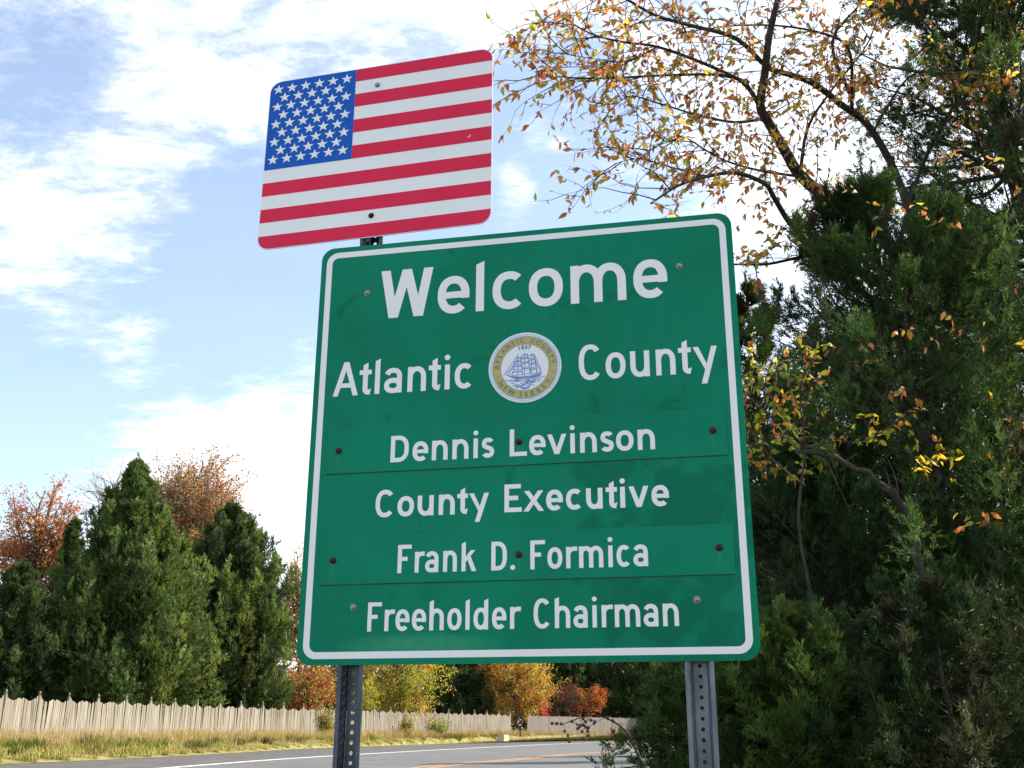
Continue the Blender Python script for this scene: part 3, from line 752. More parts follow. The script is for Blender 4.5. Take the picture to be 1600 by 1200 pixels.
def text_pieces(chars):
    """chars: (char, size, x, z, rotation) in the built-in font, as one flat mesh"""
    mb = MB(); dg = bpy.context.evaluated_depsgraph_get()
    for ch, size, x, z, rot in chars:
        cu = bpy.data.curves.new('glyph', 'FONT'); cu.body = ch; cu.size = size; cu.align_x = 'CENTER'; cu.align_y = 'CENTER'; cu.resolution_u = 3; cu.offset = size * .022
        o = bpy.data.objects.new('glyph', cu); COL.objects.link(o)
        bpy.context.view_layer.update(); me = bpy.data.meshes.new_from_object(o.evaluated_get(bpy.context.evaluated_depsgraph_get()))
        xs = [v.co.x for v in me.vertices]; ys = [v.co.y for v in me.vertices]; mx, my = (max(xs) + min(xs)) / 2, (max(ys) + min(ys)) / 2
        c, s = math.cos(rot), math.sin(rot); vs = []
        for v in me.vertices:
            a, b_ = v.co.x - mx, v.co.y - my; vs.append((x + a * c - b_ * s, 0, z + a * s + b_ * c))
        mb.add(vs, [tuple(p.vertices) for p in me.polygons])
        bpy.data.objects.remove(o); bpy.data.curves.remove(cu); bpy.data.meshes.remove(me)
    return mb


ch = []
for c_, a in zip('ATLANTIC COUNTY', (177, 164.5, 152, 139.5, 127, 115, 106, 96, 0, 73, 60, 46.5, 33, 20, 8)):
    if c_ != ' ': ch.append((c_, (.0185), .0805 * math.cos(R(a)), .0805 * math.sin(R(a)), R(a - 90)))
for c_, a in zip('NEW JERSEY', (214, 227, 242, 0, 261, 273.5, 286, 299, 312, 325)):
    if c_ != ' ': ch.append((c_, (.0185), .0805 * math.cos(R(a)), .0805 * math.sin(R(a)), R(a + 90)))
for c_, a in zip('1837', (105.5, 95.5, 86, 76.5)): ch.append((c_, .0165, .0600 * math.cos(R(a)) - .000, .0600 * math.sin(R(a)), R((a - 90) * .7)))
mb = text_pieces(ch)
for a in (196, -13): mb.lathe([(.0015, 0), (.0015, .00001)], 8); mb.v[-16:] = [(.0805 * math.cos(R(a)) + x, 0, .0805 * math.sin(R(a)) + y) for x, y, z in mb.v[-16:]]
tx = mb.build('seal_lettering', M_sdark, seal); tx.location = (0, -.0023, 0)

K = .1038 / 475
Sx = lambda X_, Y_: ((X_ - 690) * K, -(Y_ - 638) * K)
G = []
ln = lambda pts, w: G.append(ribbon([Sx(*p) for p in pts], w * K))
G.append(poly([Sx(*p) for p in [(412, 712), (470, 728), (540, 752), (640, 762), (760, 758), (850, 742), (912, 716), (890, 775), (800, 790), (660, 792), (560, 790), (520, 770)]]))
for mx, y0, y1 in ((602, 448, 750), (690, 415, 755), (783, 450, 750)): ln([(mx - 4, y1), (mx, y0)], 7)
for row in [((585, 505, 640, 545), (560, 560, 648, 602), (550, 620, 655, 672), (536, 695, 660, 745)), ((655, 468, 728, 508), (645, 520, 738, 570), (655, 585, 748, 645), (660, 660, 758, 738)), ((752, 480, 818, 525), (754, 543, 828, 590), (762, 605, 838, 655), (770, 672, 845, 738))]:
    for (a, t_, b_, d_) in row:
        ln([(a, t_ + 3), ((a + b_) / 2, t_ - 2), (b_, t_ - 4)], 13); ln([(a - 6, d_), ((a + b_) / 2, d_ - 9), (b_ + 4, d_ - 3)], 7); ln([(a, t_), (a - 8, (t_ + d_) / 2), (a - 6, d_)], 6); ln([(b_, t_ - 3), (b_ - 3, (t_ + d_) / 2), (b_ + 4, d_ - 3)], 11)
for l_ in ([(425, 712), (598, 470)], [(480, 715), (590, 545)], [(455, 708), (545, 600), (560, 540)], [(515, 735), (560, 640)], [(818, 485), (870, 600), (908, 712)], [(840, 590), (850, 735)], [(832, 560), (895, 712)], [(850, 735), (905, 715)]): ln(l_, 7)
rw = random.Random(5)
for k in range(46):
    y_ = 800 + 130 * rw.random(); half = math.sqrt(max(0, 295 ** 2 - (y_ - 638) ** 2)) - 14; w_ = rw.uniform(22, 80); x_ = 690 - half + rw.random() * max(1, 2 * half - w_)
    ln([(x_ + w_ * i / 6, y_ + 7 * math.sin(i * 1.1 + k)) for i in range(7)], rw.uniform(4, 9))
ln([(425, 800), (480, 812), (560, 806), (640, 815), (740, 806), (830, 800), (900, 790), (955, 778)], 8)
flat('ship', G, 0, 0, -.0017, M_sblue, seal, step=2e-6)

# flag sign
FC = Vector((-0.4291505, 2.92, 2.9934768)); FW, FH = .7592, .6075
flag = empty('flag_sign', FC, -0.2588)
tag(flag, 'flag sign with red and white stripes and starred blue canton above the green sign', 'flag sign')
plate('panel', rounded(FW, FH, .040), 0, .0025, M_fwhite, M_alu, flag)
fw2, fh2, fr = FW / 2 - .0022, FH / 2 - .0022, .038


def xb(v):
    a = abs(v); return fw2 if a <= fh2 - fr else fw2 - fr + math.sqrt(max(0, fr * fr - (a - fh2 + fr) ** 2))


def band(v0, v1, ul=None, ur=None, n=26):
    vs = [v0 + (v1 - v0) * i / n for i in range(n + 1)]
    L_ = [(-xb(v) if ul is None else ul, v) for v in vs]; R_ = [(xb(v) if ur is None else ur, v) for v in vs]
    V = L_ + R_; k = n + 1
    return [np.array(p) for p in V], [(i, i + k, i + k + 1, i + 1) for i in range(n)]


SH = FH / 13; CX = -.0770
for k in range(0, 13, 2):
    vt = min(FH / 2 - k * SH, fh2); vb = max(FH / 2 - (k + 1) * SH, -fh2)
    flat('red_stripe', [band(vb, vt, CX if k < 7 else None)], 0, 0, -.0005, M_red, flag)
canton = flat('canton', [band(FH / 2 - 7 * SH, fh2, None, CX - .0004, 90)], 0, 0, -.0005, M_blue, flag)
sme = None
for row in range(9):
    v = .2722 - row * .03265
    for i in range(6 if row % 2 == 0 else 5):
        u = -.3490 + .0481 * i + (0 if row % 2 == 0 else .02405)
        if sme is None:
            st = [(.0202 * (1 if k % 2 == 0 else .40) * math.cos(R(90 + 36 * k)), .0188 * (1 if k % 2 == 0 else .40) * math.sin(R(90 + 36 * k))) for k in range(10)]
            V = [(0, 0)] + st; so = flat('star', [([np.array(p) for p in V], [(0, 1 + k, 1 + (k + 1) % 10) for k in range(10)])], 0, 0, 0, M_fwhite, canton); sme = so.data
        else: so = link('star', sme, canton)
        so.location = (u, -.0010, v)
bolt(flag, -.0016, .2314, -.0003, .0068, M_bolt, 'grey bolt through the white stripe'); bolt(flag, -.0014, -.2312, -.0003, .0068, M_boltrust, 'rusty bolt near the lower edge')
# crescent scar where a second bolt hole was punched
cr_ = ribbon(arc(0, 0, .0055, .0055, 230, 400, 10), .0022); flat('punched_scar', [cr_], .3046, .0003, -.0010, M_fwhite, flag)

# steel channel posts with punched holes
def channel_post(name, u, ztop, mat, label):
    base = SC + Matrix.Rotation(SYAW, 3, 'Z') @ Vector((u, .0058, 0)); zg = gz(0, base.y)
    root = empty(name, (base.x, base.y, zg), SYAW); tag(root, label, 'sign post', 'steel channel posts of the welcome sign')
    h = ztop - zg; T = .0028
    prof = [(-.036, 0), (-.0245, 0), (-.0175, .034), (.0175, .034), (.0245, 0), (.036, 0)]
    mb = MB()
    for a, b_ in ((0, 1), (1, 2), (3, 4), (4, 5)):
        (x0, y0), (x1, y1) = prof[a], prof[b_]; t = unit(np.array([x1 - x0, y1 - y0])); n = np.array([t[1], -t[0]]) * (1 if a in (1, 2, 3) else 1)
        n = np.array([-t[1], t[0]]) * T
        q = [(x0, y0), (x1, y1), (x1 + n[0], y1 + n[1]), (x0 + n[0], y0 + n[1])]
        mb.add([(x, y, z) for z in (-.5, h) for x, y in q], [(0, 3, 2, 1), (4, 5, 6, 7), (0, 1, 5, 4), (1, 2, 6, 5), (2, 3, 7, 6), (3, 0, 4, 7)])
    mb.build('flanges', mat, root)
    mb = MB(); c = .0254; n = int(h / c); y0, y1 = .034, .034 + T; W2 = .0172; rh = .0053
    for i in range(n):
        zc = h - c * (i + .6)
        sq = [(W2, 0), (W2, c / 2), (0, c / 2), (-W2, c / 2), (-W2, 0), (-W2, -c / 2), (0, -c / 2), (W2, -c / 2)]
        hl = [(rh * math.cos(R(45 * k)), rh * math.sin(R(45 * k))) for k in range(8)]
        V = [(x, y0, zc + z) for x, z in sq] + [(x, y0, zc + z) for x, z in hl] + [(x, y1, zc + z) for x, z in sq] + [(x, y1, zc + z) for x, z in hl]
        Fs = []
        for k in range(8):
            k2 = (k + 1) % 8; Fs += [(k, k2, k2 + 8, k + 8), (k2 + 16, k + 16, k + 24, k2 + 24), (k + 8, k2 + 8, k2 + 24, k + 24)]
        mb.add(V, Fs)
    mb.build('punched_web', mat, root)
    return root


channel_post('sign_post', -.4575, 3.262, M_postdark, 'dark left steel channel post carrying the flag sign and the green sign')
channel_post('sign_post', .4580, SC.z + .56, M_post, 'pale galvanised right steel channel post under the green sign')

# ------------------------------------------------------------------ vegetation
def cloud_mesh(name, parts, mat, parent, kind='stuff', label=None):
    Vs, Fs, Cs, o = [], [], [], 0
    for V, F, C in parts:
        Vs.append(V); Fs.append(F + o); Cs.append(np.repeat(C, F.shape[1], 0)); o += len(V)
    ob_ = link(name, np_mesh(name, np.vstack(Vs), np.vstack(Fs), np.vstack(Cs)), parent, mat)
    tag(ob_, label, kind=kind); return ob_


def bent(p0, d0, L, n, r, wob=.18, up=0.0):
    pts = [np.array(p0, float)]; d = unit(np.array(d0, float))
    for i in range(n):
        d = unit(d + r.normal(0, wob, 3) + np.array([0, 0, up])); pts.append(pts[-1] + d * L / n)
    return np.array(pts)


def cedar(name, label, base, H, Rmax, prof, nb, clumps, per, bl, bw, pal, r, group=None, tmin=.06, lean=(0, 0), upt=.55, fuzz=.16, tdroop=0.0, az=None, bare=0.0, mat=None, plume=.22, zb=.30):
    """red cedar: trunk, upswept boughs, each bough feathered with clumps of short blades"""
    root = empty(name, base); tag(root, label, 'tree', group)
    tr = MB(); tl = [(lean[0] * t * H + .02 * H * math.sin(t * 5), lean[1] * t * H, t * H - .3 * (t == 0)) for t in np.linspace(0, 1, 9)]
    tr.tube(tl, [max(.012, H * .016 * (1 - t) ** .8) for t in np.linspace(0, .98, 9)], 9); tr.build('trunk', M_bark, root, True)
    limbs = MB(); C, Dv, Tn = [], [], []
    pal = np.array(pal)
    for i in range(nb):
        t = tmin + (1 - tmin) * ((i + r.random()) / nb) ** 0.92
        a = r.uniform(0, 2 * math.pi) if az is None else r.uniform(*az)
        Rr = Rmax * np.interp(t, [p[0] for p in prof], [p[1] for p in prof]) * (0.58 + .48 * r.random() + (.22 * r.random() if r.random() < .16 else 0))
        el = upt * (.7 + .6 * r.random()) * (.45 + .95 * t)
        z0 = max(.015 * H, t * H * .97 - Rr * math.tan(min(el, 1.2)) * .85); tz = z0 / H
        p0 = np.array([lean[0] * tz * H + .02 * H * math.sin(tz * 5), lean[1] * tz * H, z0]); d0 = np.array([math.cos(a) * math.cos(el), math.sin(a) * math.cos(el), math.sin(el) * .8])
        pts = bent(p0, d0, Rr / max(.4, math.cos(el)), 6, r, .13, .07 - tdroop)
        if i % 2 == 0 or bare: limbs.tube(pts, [max(.004, H * .0028 * (1 - k / 7)) for k in range(7)], 4, cap=False)
        tint = pal[r.integers(0, len(pal))] * (.75 + .5 * r.random())
        s = (.18 + .82 * r.random(clumps) ** .75) * 6
        k = np.minimum(s.astype(int), 5); f = (s - k)[:, None]
        Q = pts[k] * (1 - f) + pts[k + 1] * f
        seg = unit(pts[k + 1] - pts[k])
        side = unit(np.cross(seg, r.normal(size=(clumps, 3))))
        off = side * (Rr * fuzz * r.random((clumps, 1)) * (1.25 - s / 7)[:, None])
        C.append(Q + off); Dv.append(unit(seg * .9 + side * .6 + np.array([0, 0, zb]))); Tn.append(np.tile(tint, (clumps, 1)) * (.8 + .4 * r.random((clumps, 1))))
        # upright plume at the bough tip
        if plume:
            m_ = max(4, clumps // 5); hh_ = Rr * plume * (.5 + r.random()) * 6 / 6; base_ = pts[-1] - (pts[-1] - pts[-2]) * .5
            zz_ = r.random(m_) ** 1.2; wid = (1 - zz_) * hh_ * .22
            C.append(base_ + np.c_[r.normal(0, 1, m_) * wid, r.normal(0, 1, m_) * wid, zz_ * hh_ - .15 * hh_]); Dv.append(unit(np.c_[r.normal(0, .25, m_), r.normal(0, .25, m_), np.ones(m_)]) )
            Tn.append(np.tile(np.minimum(tint * 1.3, 1), (m_, 1)) * (.85 + .3 * r.random((m_, 1))))
    # leader tuft
    C.append(np.array([tl[-1]] * 6) - np.c_[np.zeros(6), np.zeros(6), np.linspace(0, H * .06, 6)]); Dv.append(np.tile([0, 0, 1.], (6, 1))); Tn.append(np.tile(pal[0], (6, 1)))
    C, Dv, Tn = np.vstack(C), np.vstack(Dv), np.vstack(Tn)
    if limbs.v: limbs.build('limbs', M_bark, root)
    n = len(C) * per
    idx = np.repeat(np.arange(len(C)), per); s = r.random(n)
    ax = Dv[idx]; P0 = C[idx] + ax * (s * bl * 1.7)[:, None] + r.normal(0, bl * .16, (n, 3))
    D = unit(ax + r.normal(0, .48, (n, 3)) + np.array([0, 0, .08]))
    L = bl * (.5 + .8 * r.random(n)) * (1.15 - .4 * s)
    V, F = needles(P0, D, L * 1.1, bw * 1.15 * (.6 + .8 * r.random(n)), r)
    col = Tn[idx] * (.8 + .4 * r.random((n, 1)))
    cloud_mesh('foliage', [(V, F, col)], mat or M_needle, root)
    return root


def decid(name, label, base, H, crown_c, crown_r, nl, leaves, ls, pal, r, group=None, bark=None, spread=.55, cat='tree', trunk_r=None, twigs=True, zlow=0.0):
    """broadleaf tree: trunk, forking limbs, twigs, leaf clusters held on the twigs"""
    root = empty(name, base); tag(root, label, cat, group)
    cc = np.array(crown_c, float); rr_ = np.array(crown_r, float); pal = np.array(pal)
    fork = np.array([cc[0] * .3, cc[1] * .3, max(cc[2] - rr_[2] * .95, H * .12)])
    tr = MB(); tR = trunk_r or H * .016
    tr.tube([(0, 0, -.3), fork * .5 + np.array([.02 * H * r.normal(), 0, 0]), fork, fork + (cc - fork) * .5, cc + np.array([0, 0, rr_[2] * .4])], [tR * 1.25, tR, tR * .85, tR * .5, tR * .12], 8)
    tr.build('trunk', bark or M_bark, root, True)
    lim = MB(); tw = MB(); C = []; T = []
    for i in range(nl):
        v = unit(r.normal(size=3)); v[2] = v[2] * .9 + .12; q = cc + v * rr_ * (.62 + .42 * r.random())
        st = fork + (cc + np.array([0, 0, rr_[2] * .3]) - fork) * r.random() ** .8
        mid = st * .5 + q * .5 + np.array([0, 0, -.06 * H * r.random()]) + r.normal(0, .03 * H, 3)
        ts = np.linspace(0, 1, 6)[:, None]; pts = (1 - ts) ** 2 * st + 2 * ts * (1 - ts) * mid + ts ** 2 * q
        rad = tR * (.22 + .2 * r.random()); lim.tube(pts, [rad * (1 - .8 * k / 5) for k in range(6)], 5, cap=False)
        tint = pal[r.integers(0, len(pal))]
        for j in range(5):
            u = 2 + r.random() * 3; k = int(u); p = pts[k] * (1 - u + k) + pts[min(k + 1, 5)] * (u - k)
            tp = bent(p, unit(q - st) + r.normal(0, .7, 3), rr_.mean() * (.22 + .25 * r.random()), 3, r, .25)
            if twigs: tw.tube(tp, [tR * .075, tR * .055, tR * .04, tR * .02], 3, cap=False)
            m_ = max(1, int(leaves / nl / 5)); ii = r.random((m_, 1)) * 2.99; kk = ii.astype(int).ravel(); ff = ii - kk[:, None]
            C.append(tp[kk] * (1 - ff) + tp[np.minimum(kk + 1, 3)] * ff + r.normal(0, spread * .42, (m_, 3)))
            tj = pal[r.integers(0, len(pal))] if r.random() < .4 else tint
            T.append(np.tile(tj, (m_, 1)))
    lim.build('limbs', bark or M_bark, root)
    if twigs: tag(tw.build('twigs', bark or M_bark, root), kind='stuff')
    C = np.vstack(C); T = np.vstack(T); n = len(C)
    C[:, 2] = np.maximum(C[:, 2], zlow + .05 * r.random(n))
    V, F = blades(C, unit(r.normal(size=(n, 3)) + np.array([0, 0, -.4])), ls * (.6 + .8 * r.random(n)), ls * .55 * (.6 + .8 * r.random(n)), r)
    cloud_mesh('foliage', [(V, F, T * (.7 + .6 * r.random((n, 1))))], M_leaf, root)
    return root


def far_base(px, y, dx=0.0):
    q = P(px, 1150, y); return (q.x + dx, y, gz(0, y) + BANK - .05)


def hgt(py, y, px=800):   # height above far ground of a photo pixel at distance y
    return P(px, py, y).z - gz(0, y) - BANK


DKG = [(.040, .068, .027), (.052, .087, .032), (.068, .10, .036), (.042, .060, .030)]
MIDG = [(.072, .116, .034), (.098, .146, .040), (.125, .160, .046), (.055, .088, .030)]
CONE = [(0, .62), (.12, .92), (.3, 1.0), (.5, .80), (.7, .52), (.85, .28), (1, .04)]
EGG = [(0, .75), (.2, .98), (.45, 1.0), (.7, .78), (.88, .48), (1, .10)]
RST = [(.30, .10, .030), (.36, .15, .05), (.26, .13, .06), (.40, .20, .08)]
ORG = [(.55, .20, .03), (.62, .30, .04), (.45, .14, .03), (.50, .34, .06)]
YGR = [(.30, .32, .04), (.42, .38, .05), (.22, .26, .04), (.46, .30, .05)]
R_ = np.random.default_rng

cedar('red_cedar', 'tallest pointed dark green cedar behind the left end of the fence', far_base(165, 69), hgt(718, 69), 6.4, [(0, .85), (.1, 1.0), (.28, .93), (.54, .70), (.8, .36), (.92, .15), (1, .02)], 500, 56, 11, .26, .068, MIDG, R_(21), tmin=.015, upt=.85, lean=(.022, 0), fuzz=.22, plume=.34)
cedar('red_cedar', 'broad blunt topped cedar standing between the tallest cedar and the green sign', far_base(350, 80), hgt(788, 80), 4.7, [(0, .9), (.1, 1.0), (.3, 1.0), (.66, .80), (.86, .52), (1, .10)], 420, 54, 11, .26, .070, DKG + MIDG[:3], R_(22), tmin=.015, upt=.85, fuzz=.22, lean=(-.03, 0), plume=.32)
cedar('red_cedar', 'small dark cedar cut off by the left edge of the photograph', far_base(0, 64), hgt(885, 64), 2.6, EGG, 200, 40, 8, .26, .07, DKG, R_(23), tmin=.02, upt=.8, fuzz=.2)
cedar('red_cedar', 'short dark cedar leaning on the left flank of the tallest cedar', far_base(80, 74), hgt(812, 74), 2.5, CONE, 200, 40, 8, .26, .07, DKG + MIDG[:1], R_(24), tmin=.02, upt=.8, fuzz=.2)
decid('autumn_tree', 'rust orange tree at the far left edge behind the small dark cedar', far_base(18, 86), hgt(748, 86), (0, 0, hgt(850, 86)), (3.9, 3, 5.4), 100, 13000, .22, [(.40, .16, .07), (.46, .20, .09), (.34, .15, .08), (.40, .25, .12)], R_(31), spread=.5)
decid('bare_tree', 'nearly bare grey tree rising behind the tallest cedar', far_base(128, 92), hgt(712, 92), (0, 0, hgt(775, 92)), (3.3, 3, 3.4), 70, 500, .12, [(.34, .18, .10), (.30, .22, .12)], R_(32), spread=.3, bark=M_barkpale, trunk_r=.16)
decid('oak_tree', 'brown and russet oak with thinning leaves between the two tall cedars', far_base(262, 92), hgt(718, 92), (.2, 0, hgt(815, 92)), (5.3, 4, 6.2), 190, 24000, .24, [(.30, .12, .06), (.36, .15, .08), (.26, .17, .06), (.34, .22, .09), (.22, .19, .06)], R_(33), spread=.55, bark=M_barkpale)
decid('autumn_tree', 'golden brown tree just left of the green sign above the fence', far_base(462, 104), hgt(860, 104), (0, 0, hgt(950, 104)), (4.4, 3, 6.0), 120, 15000, .18, [(.42, .25, .07), (.46, .33, .09), (.36, .17, .06), (.32, .28, .07)], R_(34), spread=.55)
decid('autumn_shrub', 'rust coloured shrub behind the fence at the left sign post', far_base(470, 86), hgt(1015, 86), (0, 0, 3.6), (2.6, 1.8, 3.4), 80, 9500, .16, [(.38, .12, .04), (.44, .18, .06), (.34, .15, .05), (.30, .28, .08)], R_(35), spread=.4, cat='shrub', zlow=.6)
decid('autumn_tree', 'yellow green tree spilling over the fence right of the left sign post', far_base(622, 99), hgt(985, 99), (.2, -.8, 4.6), (4.4, 3.4, 4.6), 120, 17000, .17, YGR + [(.30, .34, .06), (.50, .28, .06)], R_(36), spread=.5, zlow=.2)
decid('yellow_shrub', 'bright yellow shrub close against the left sign post', far_base(572, 93), hgt(1050, 93), (0, 0, 2.7), (1.2, 1.0, 2.3), 30, 2200, .14, [(.44, .38, .03), (.34, .34, .04), (.26, .28, .05)], R_(37), spread=.35, cat='shrub', zlow=.4)
cedar('dark_evergreen', 'dark evergreen between the yellow green tree and the orange tree', far_base(728, 121), hgt(985, 121), 5.2, EGG, 230, 38, 8, .34, .09, DKG, R_(25), upt=.45, fuzz=.22)
decid('autumn_tree', 'orange and gold tree under the middle of the sign', far_base(806, 118), hgt(980, 119), (.1, -.3, 5.2), (4.4, 3.2, 5.2), 130, 20000, .18, [(.46, .20, .05), (.50, .30, .05), (.40, .15, .04), (.46, .34, .07), (.36, .32, .06), (.30, .28, .06)], R_(38), spread=.5, zlow=.6)
decid('crimson_shrub', 'small crimson shrub at the foot of the orange tree', far_base(851, 124), 3.6, (0, 0, 1.9), (.75, .8, 1.8), 22, 1400, .15, [(.42, .02, .06), (.50, .05, .10)], R_(39), spread=.3, cat='shrub', zlow=.2)
decid('pine_tree', 'thin reddish trunk standing right of the orange tree', far_base(853, 134), hgt(940, 134), (0, 0, 13.5), (2.2, 2, 3), 30, 2600, .3, DKG, R_(40), spread=.5, bark=simple('red_pine_bark', (.16, .06, .04), (.30, .13, .09), 4, .9, .2), trunk_r=.22)
decid('autumn_shrub', 'deep orange shrub above the plain board fence', far_base(922, 132), hgt(1070, 132), (0, 0, 4.0), (2.0, 1.5, 2.1), 36, 2400, .19, [(.48, .13, .03), (.36, .09, .03), (.50, .20, .04), (.08, .09, .03)], R_(41), spread=.4, cat='shrub', zlow=.6)
decid('autumn_shrub', 'dark maroon shrub left of the deep orange shrub', far_base(888, 130), hgt(1085, 130), (0, 0, 3.4), (2.3, 1.8, 3.2), 40, 3000, .18, [(.10, .025, .025), (.15, .04, .025), (.04, .055, .025)], R_(42), spread=.4, cat='shrub', zlow=.3)
cedar('dark_evergreen', 'dark evergreen behind the maroon and orange shrubs', far_base(895, 142), hgt(955, 142), 6.4, EGG, 260, 36, 8, .36, .10, DKG, R_(26), upt=.4, fuzz=.22)
cedar('dark_evergreen', 'dull green evergreen behind the low juniper beside the right sign post', far_base(1010, 142), hgt(960, 142), 6.4, EGG, 260, 36, 8, .36, .10, DKG + MIDG[:1], R_(27), upt=.4, fuzz=.22)
decid('autumn_tree', 'olive tree with an orange bough behind the right sign post', far_base(1075, 138), hgt(1000, 138), (0, 0, 5.0), (3.4, 2.4, 4.6), 80, 6500, .18, [(.07, .09, .025), (.10, .12, .03), (.40, .18, .04), (.12, .12, .04)], R_(43), spread=.5)

# vines climbing over the fence
def vine(name, label, px0, px1, y, h0, h1, nl, pal, r):
    a = P(px0, 1130, y); c = P(px1, 1130, y); base = Vector(((a.x + c.x) / 2, y, gz(0, y) + BANK)); root = empty(name, base); tag(root, label, 'vine')
    # stay just in front of the fence
    j = lambda x, yy: None
    W_ = c.x - a.x; st = MB(); C = []
    for i in range(16):
        x0 = r.uniform(-.5, .5) * W_; d = ((fence_pts - np.array([base.x + x0, y])) ** 2).sum(1).argmin(); fp = fence_pts[d]; nx_ = np.array([.85, -.5]) * .22
        p0 = np.array([fp[0] + nx_[0] - base.x, fp[1] + nx_[1] - y, 0]); hh = r.uniform(h0, h1); pts = bent(p0, (r.normal(0, .25), r.normal(0, .1), 1), hh, 5, r, .16)
        st.tube(pts, [.02, .018, .014, .01, .008, .005], 4, cap=False); m_ = nl // 16; k = r.integers(0, 5, m_); f = r.random((m_, 1)); C.append(pts[k] * (1 - f) + pts[k + 1] * f + r.normal(0, 1, (m_, 3)) * np.array([.30, .10, .14]))
    st.build('stems', M_bark, root); C = np.vstack(C); C[:, 2] = np.maximum(C[:, 2], .05); n = len(C)
    V, F = blades(C, unit(r.normal(size=(n, 3)) + np.array([0, 0, -.5])), .15 * (.6 + .8 * r.random(n)), .10 * (.6 + .8 * r.random(n)), r)
    cloud_mesh('foliage', [(V, F, np.array(pal)[r.integers(0, len(pal), n)] * (.7 + .6 * r.random((n, 1))))], M_leaf, root)
VP = [(.20, .24, .05), (.14, .18, .04), (.30, .28, .06), (.34, .20, .07)]
vine('climbing_vine', 'green vine climbing the fence against the left sign post', 478, 522, 83, 1.2, 2.5, 1800, VP, R_(91))
vine('climbing_vine', 'leafy vine on the fence just right of the left sign post', 575, 625, 94, 1.0, 2.2, 1500, VP, R_(92))
vine('climbing_vine', 'vine tangle on the fence below the yellow green tree', 655, 700, 98, .8, 2.3, 1900, [(.16, .22, .05), (.24, .28, .06), (.20, .22, .06)], R_(93))

# far wood closing the view behind everything: one mass
r = R_(50); parts = []; n = 90000
cx = r.uniform(0, 1, 260); lx = np.interp(cx, [0, 1], [-75, 75]); ly = 150 + .35 * (lx + 40) + r.normal(0, 5, 260); hh = r.uniform(6.5, 10.5, 260) * np.interp(lx, [-75, -42, -20, 75], [.75, .85, 1.25, 1.35])
k = r.integers(0, 260, n); v = unit(r.normal(size=(n, 3))) * (.75 + .3 * r.random((n, 1)))
C = np.c_[lx[k] + v[:, 0] * 3.6, ly[k] + v[:, 1] * 3.4, SL * ly[k] + BANK + hh[k] * .5 + v[:, 2] * hh[k] * .52]
wp = np.array([(.035, .055, .02), (.05, .07, .022), (.16, .09, .03), (.10, .10, .03), (.24, .13, .04), (.03, .05, .02)])
V, F = blades(C, unit(r.normal(size=(n, 3))), r.uniform(.5, 1.0, n), r.uniform(.25, .55, n), r)
far_w = cloud_mesh('distant_wood', [(V, F, wp[r.integers(0, 6, 260)[k]] * (.7 + .6 * r.random((n, 1))))], M_leaf, None)
far_w['label'] = 'mixed autumn wood closing the view far behind the fences'

# ------------------------------------------------------------------ near cedars on the right
NG = [(.018, .040, .013), (.026, .056, .016), (.044, .088, .022), (.026, .042, .022), (.07, .12, .028), (.034, .034, .02), (.055, .10, .03)]
NBRN = [(.016, .028, .013), (.030, .034, .018), (.020, .042, .014)]


NG = [tuple(c * 1.35 for c in q) for q in NG]; NBRN = [tuple(c * 1.4 for c in q) for q in NBRN]


def near_base(px, y): q = P(px, 1150, y); return (q.x, y, gz(0, y) - .03)
def nh(py, y, px=1300): return P(px, py, y).z - gz(0, y)


cedar('red_cedar', 'large dark cedar filling the right of the view with a bushy crown', near_base(1540, 8.2), nh(270, 8.2), 2.35, [(0, 1.0), (.3, 1.0), (.5, .88), (.68, .72), (.84, .52), (.93, .36), (1, .08)], 430, 66, 15, .046, .0072, NG, R_(61), upt=.42, lean=(-.055, 0), plume=.14, zb=.05, fuzz=.16, tmin=.02)
cedar('red_cedar', 'smaller cedar with a rounded top just right of the sign edge', near_base(1236, 10.5), nh(425, 10.5), 1.30, [(0, 1.0), (.4, 1.0), (.65, .72), (.85, .46), (1, .08)], 210, 50, 14, .052, .0085, NG + [(.06, .10, .025)] * 2, R_(62), upt=.35, plume=.12, zb=.05, fuzz=.17, tmin=.02)
cedar('red_cedar', 'dark cedar low behind the right edge of the sign', near_base(1340, 7.8), nh(655, 7.8), 1.45, [(0, 1.0), (.5, .98), (.75, .72), (.92, .42), (1, .1)], 230, 54, 14, .044, .0072, NBRN + NG[:2], R_(63), upt=.30, plume=.1, zb=.05, fuzz=.17, tmin=.02)
cedar('red_cedar', 'tall open cedar overhanging from the right edge of the photograph', near_base(1740, 9.4), nh(-260, 9.4), 1.85, [(0, .95), (.4, 1.0), (.6, .98), (.8, .82), (.93, .55), (1, .1)], 500, 66, 14, .052, .0085, [tuple(c * .75 for c in q) for q in NG], R_(64), plume=.16, zb=.0, upt=.12, lean=(-.012, 0), fuzz=.20, tmin=.05)
cedar('red_cedar', 'dense cedar hidden behind the large dark cedar at the right', near_base(1640, 12.5), nh(330, 12.5), 2.7, EGG, 210, 44, 10, .08, .014, NBRN, R_(65), upt=.3, plume=.1, zb=.1, fuzz=.18, tmin=.02)
cedar('red_cedar', 'background cedar glimpsed between the small round topped cedar and the large one', near_base(1400, 14.5), nh(520, 14.5), 2.5, EGG, 200, 42, 10, .085, .015, NBRN + NG[:2], R_(66), upt=.3, plume=.1, zb=.1, fuzz=.18, tmin=.02)
cedar('juniper', 'low feathery juniper spreading left behind the right sign post', near_base(1105, 6.6), nh(985, 6.6), .78, [(0, .8), (.3, 1.0), (.6, .90), (.85, .55), (1, .1)], 130, 44, 13, .040, .0072, [(.045, .085, .022), (.06, .11, .03), (.08, .13, .035), (.035, .06, .02)], R_(67), zb=.15, plume=.16, upt=.45, fuzz=.2, tmin=.03)
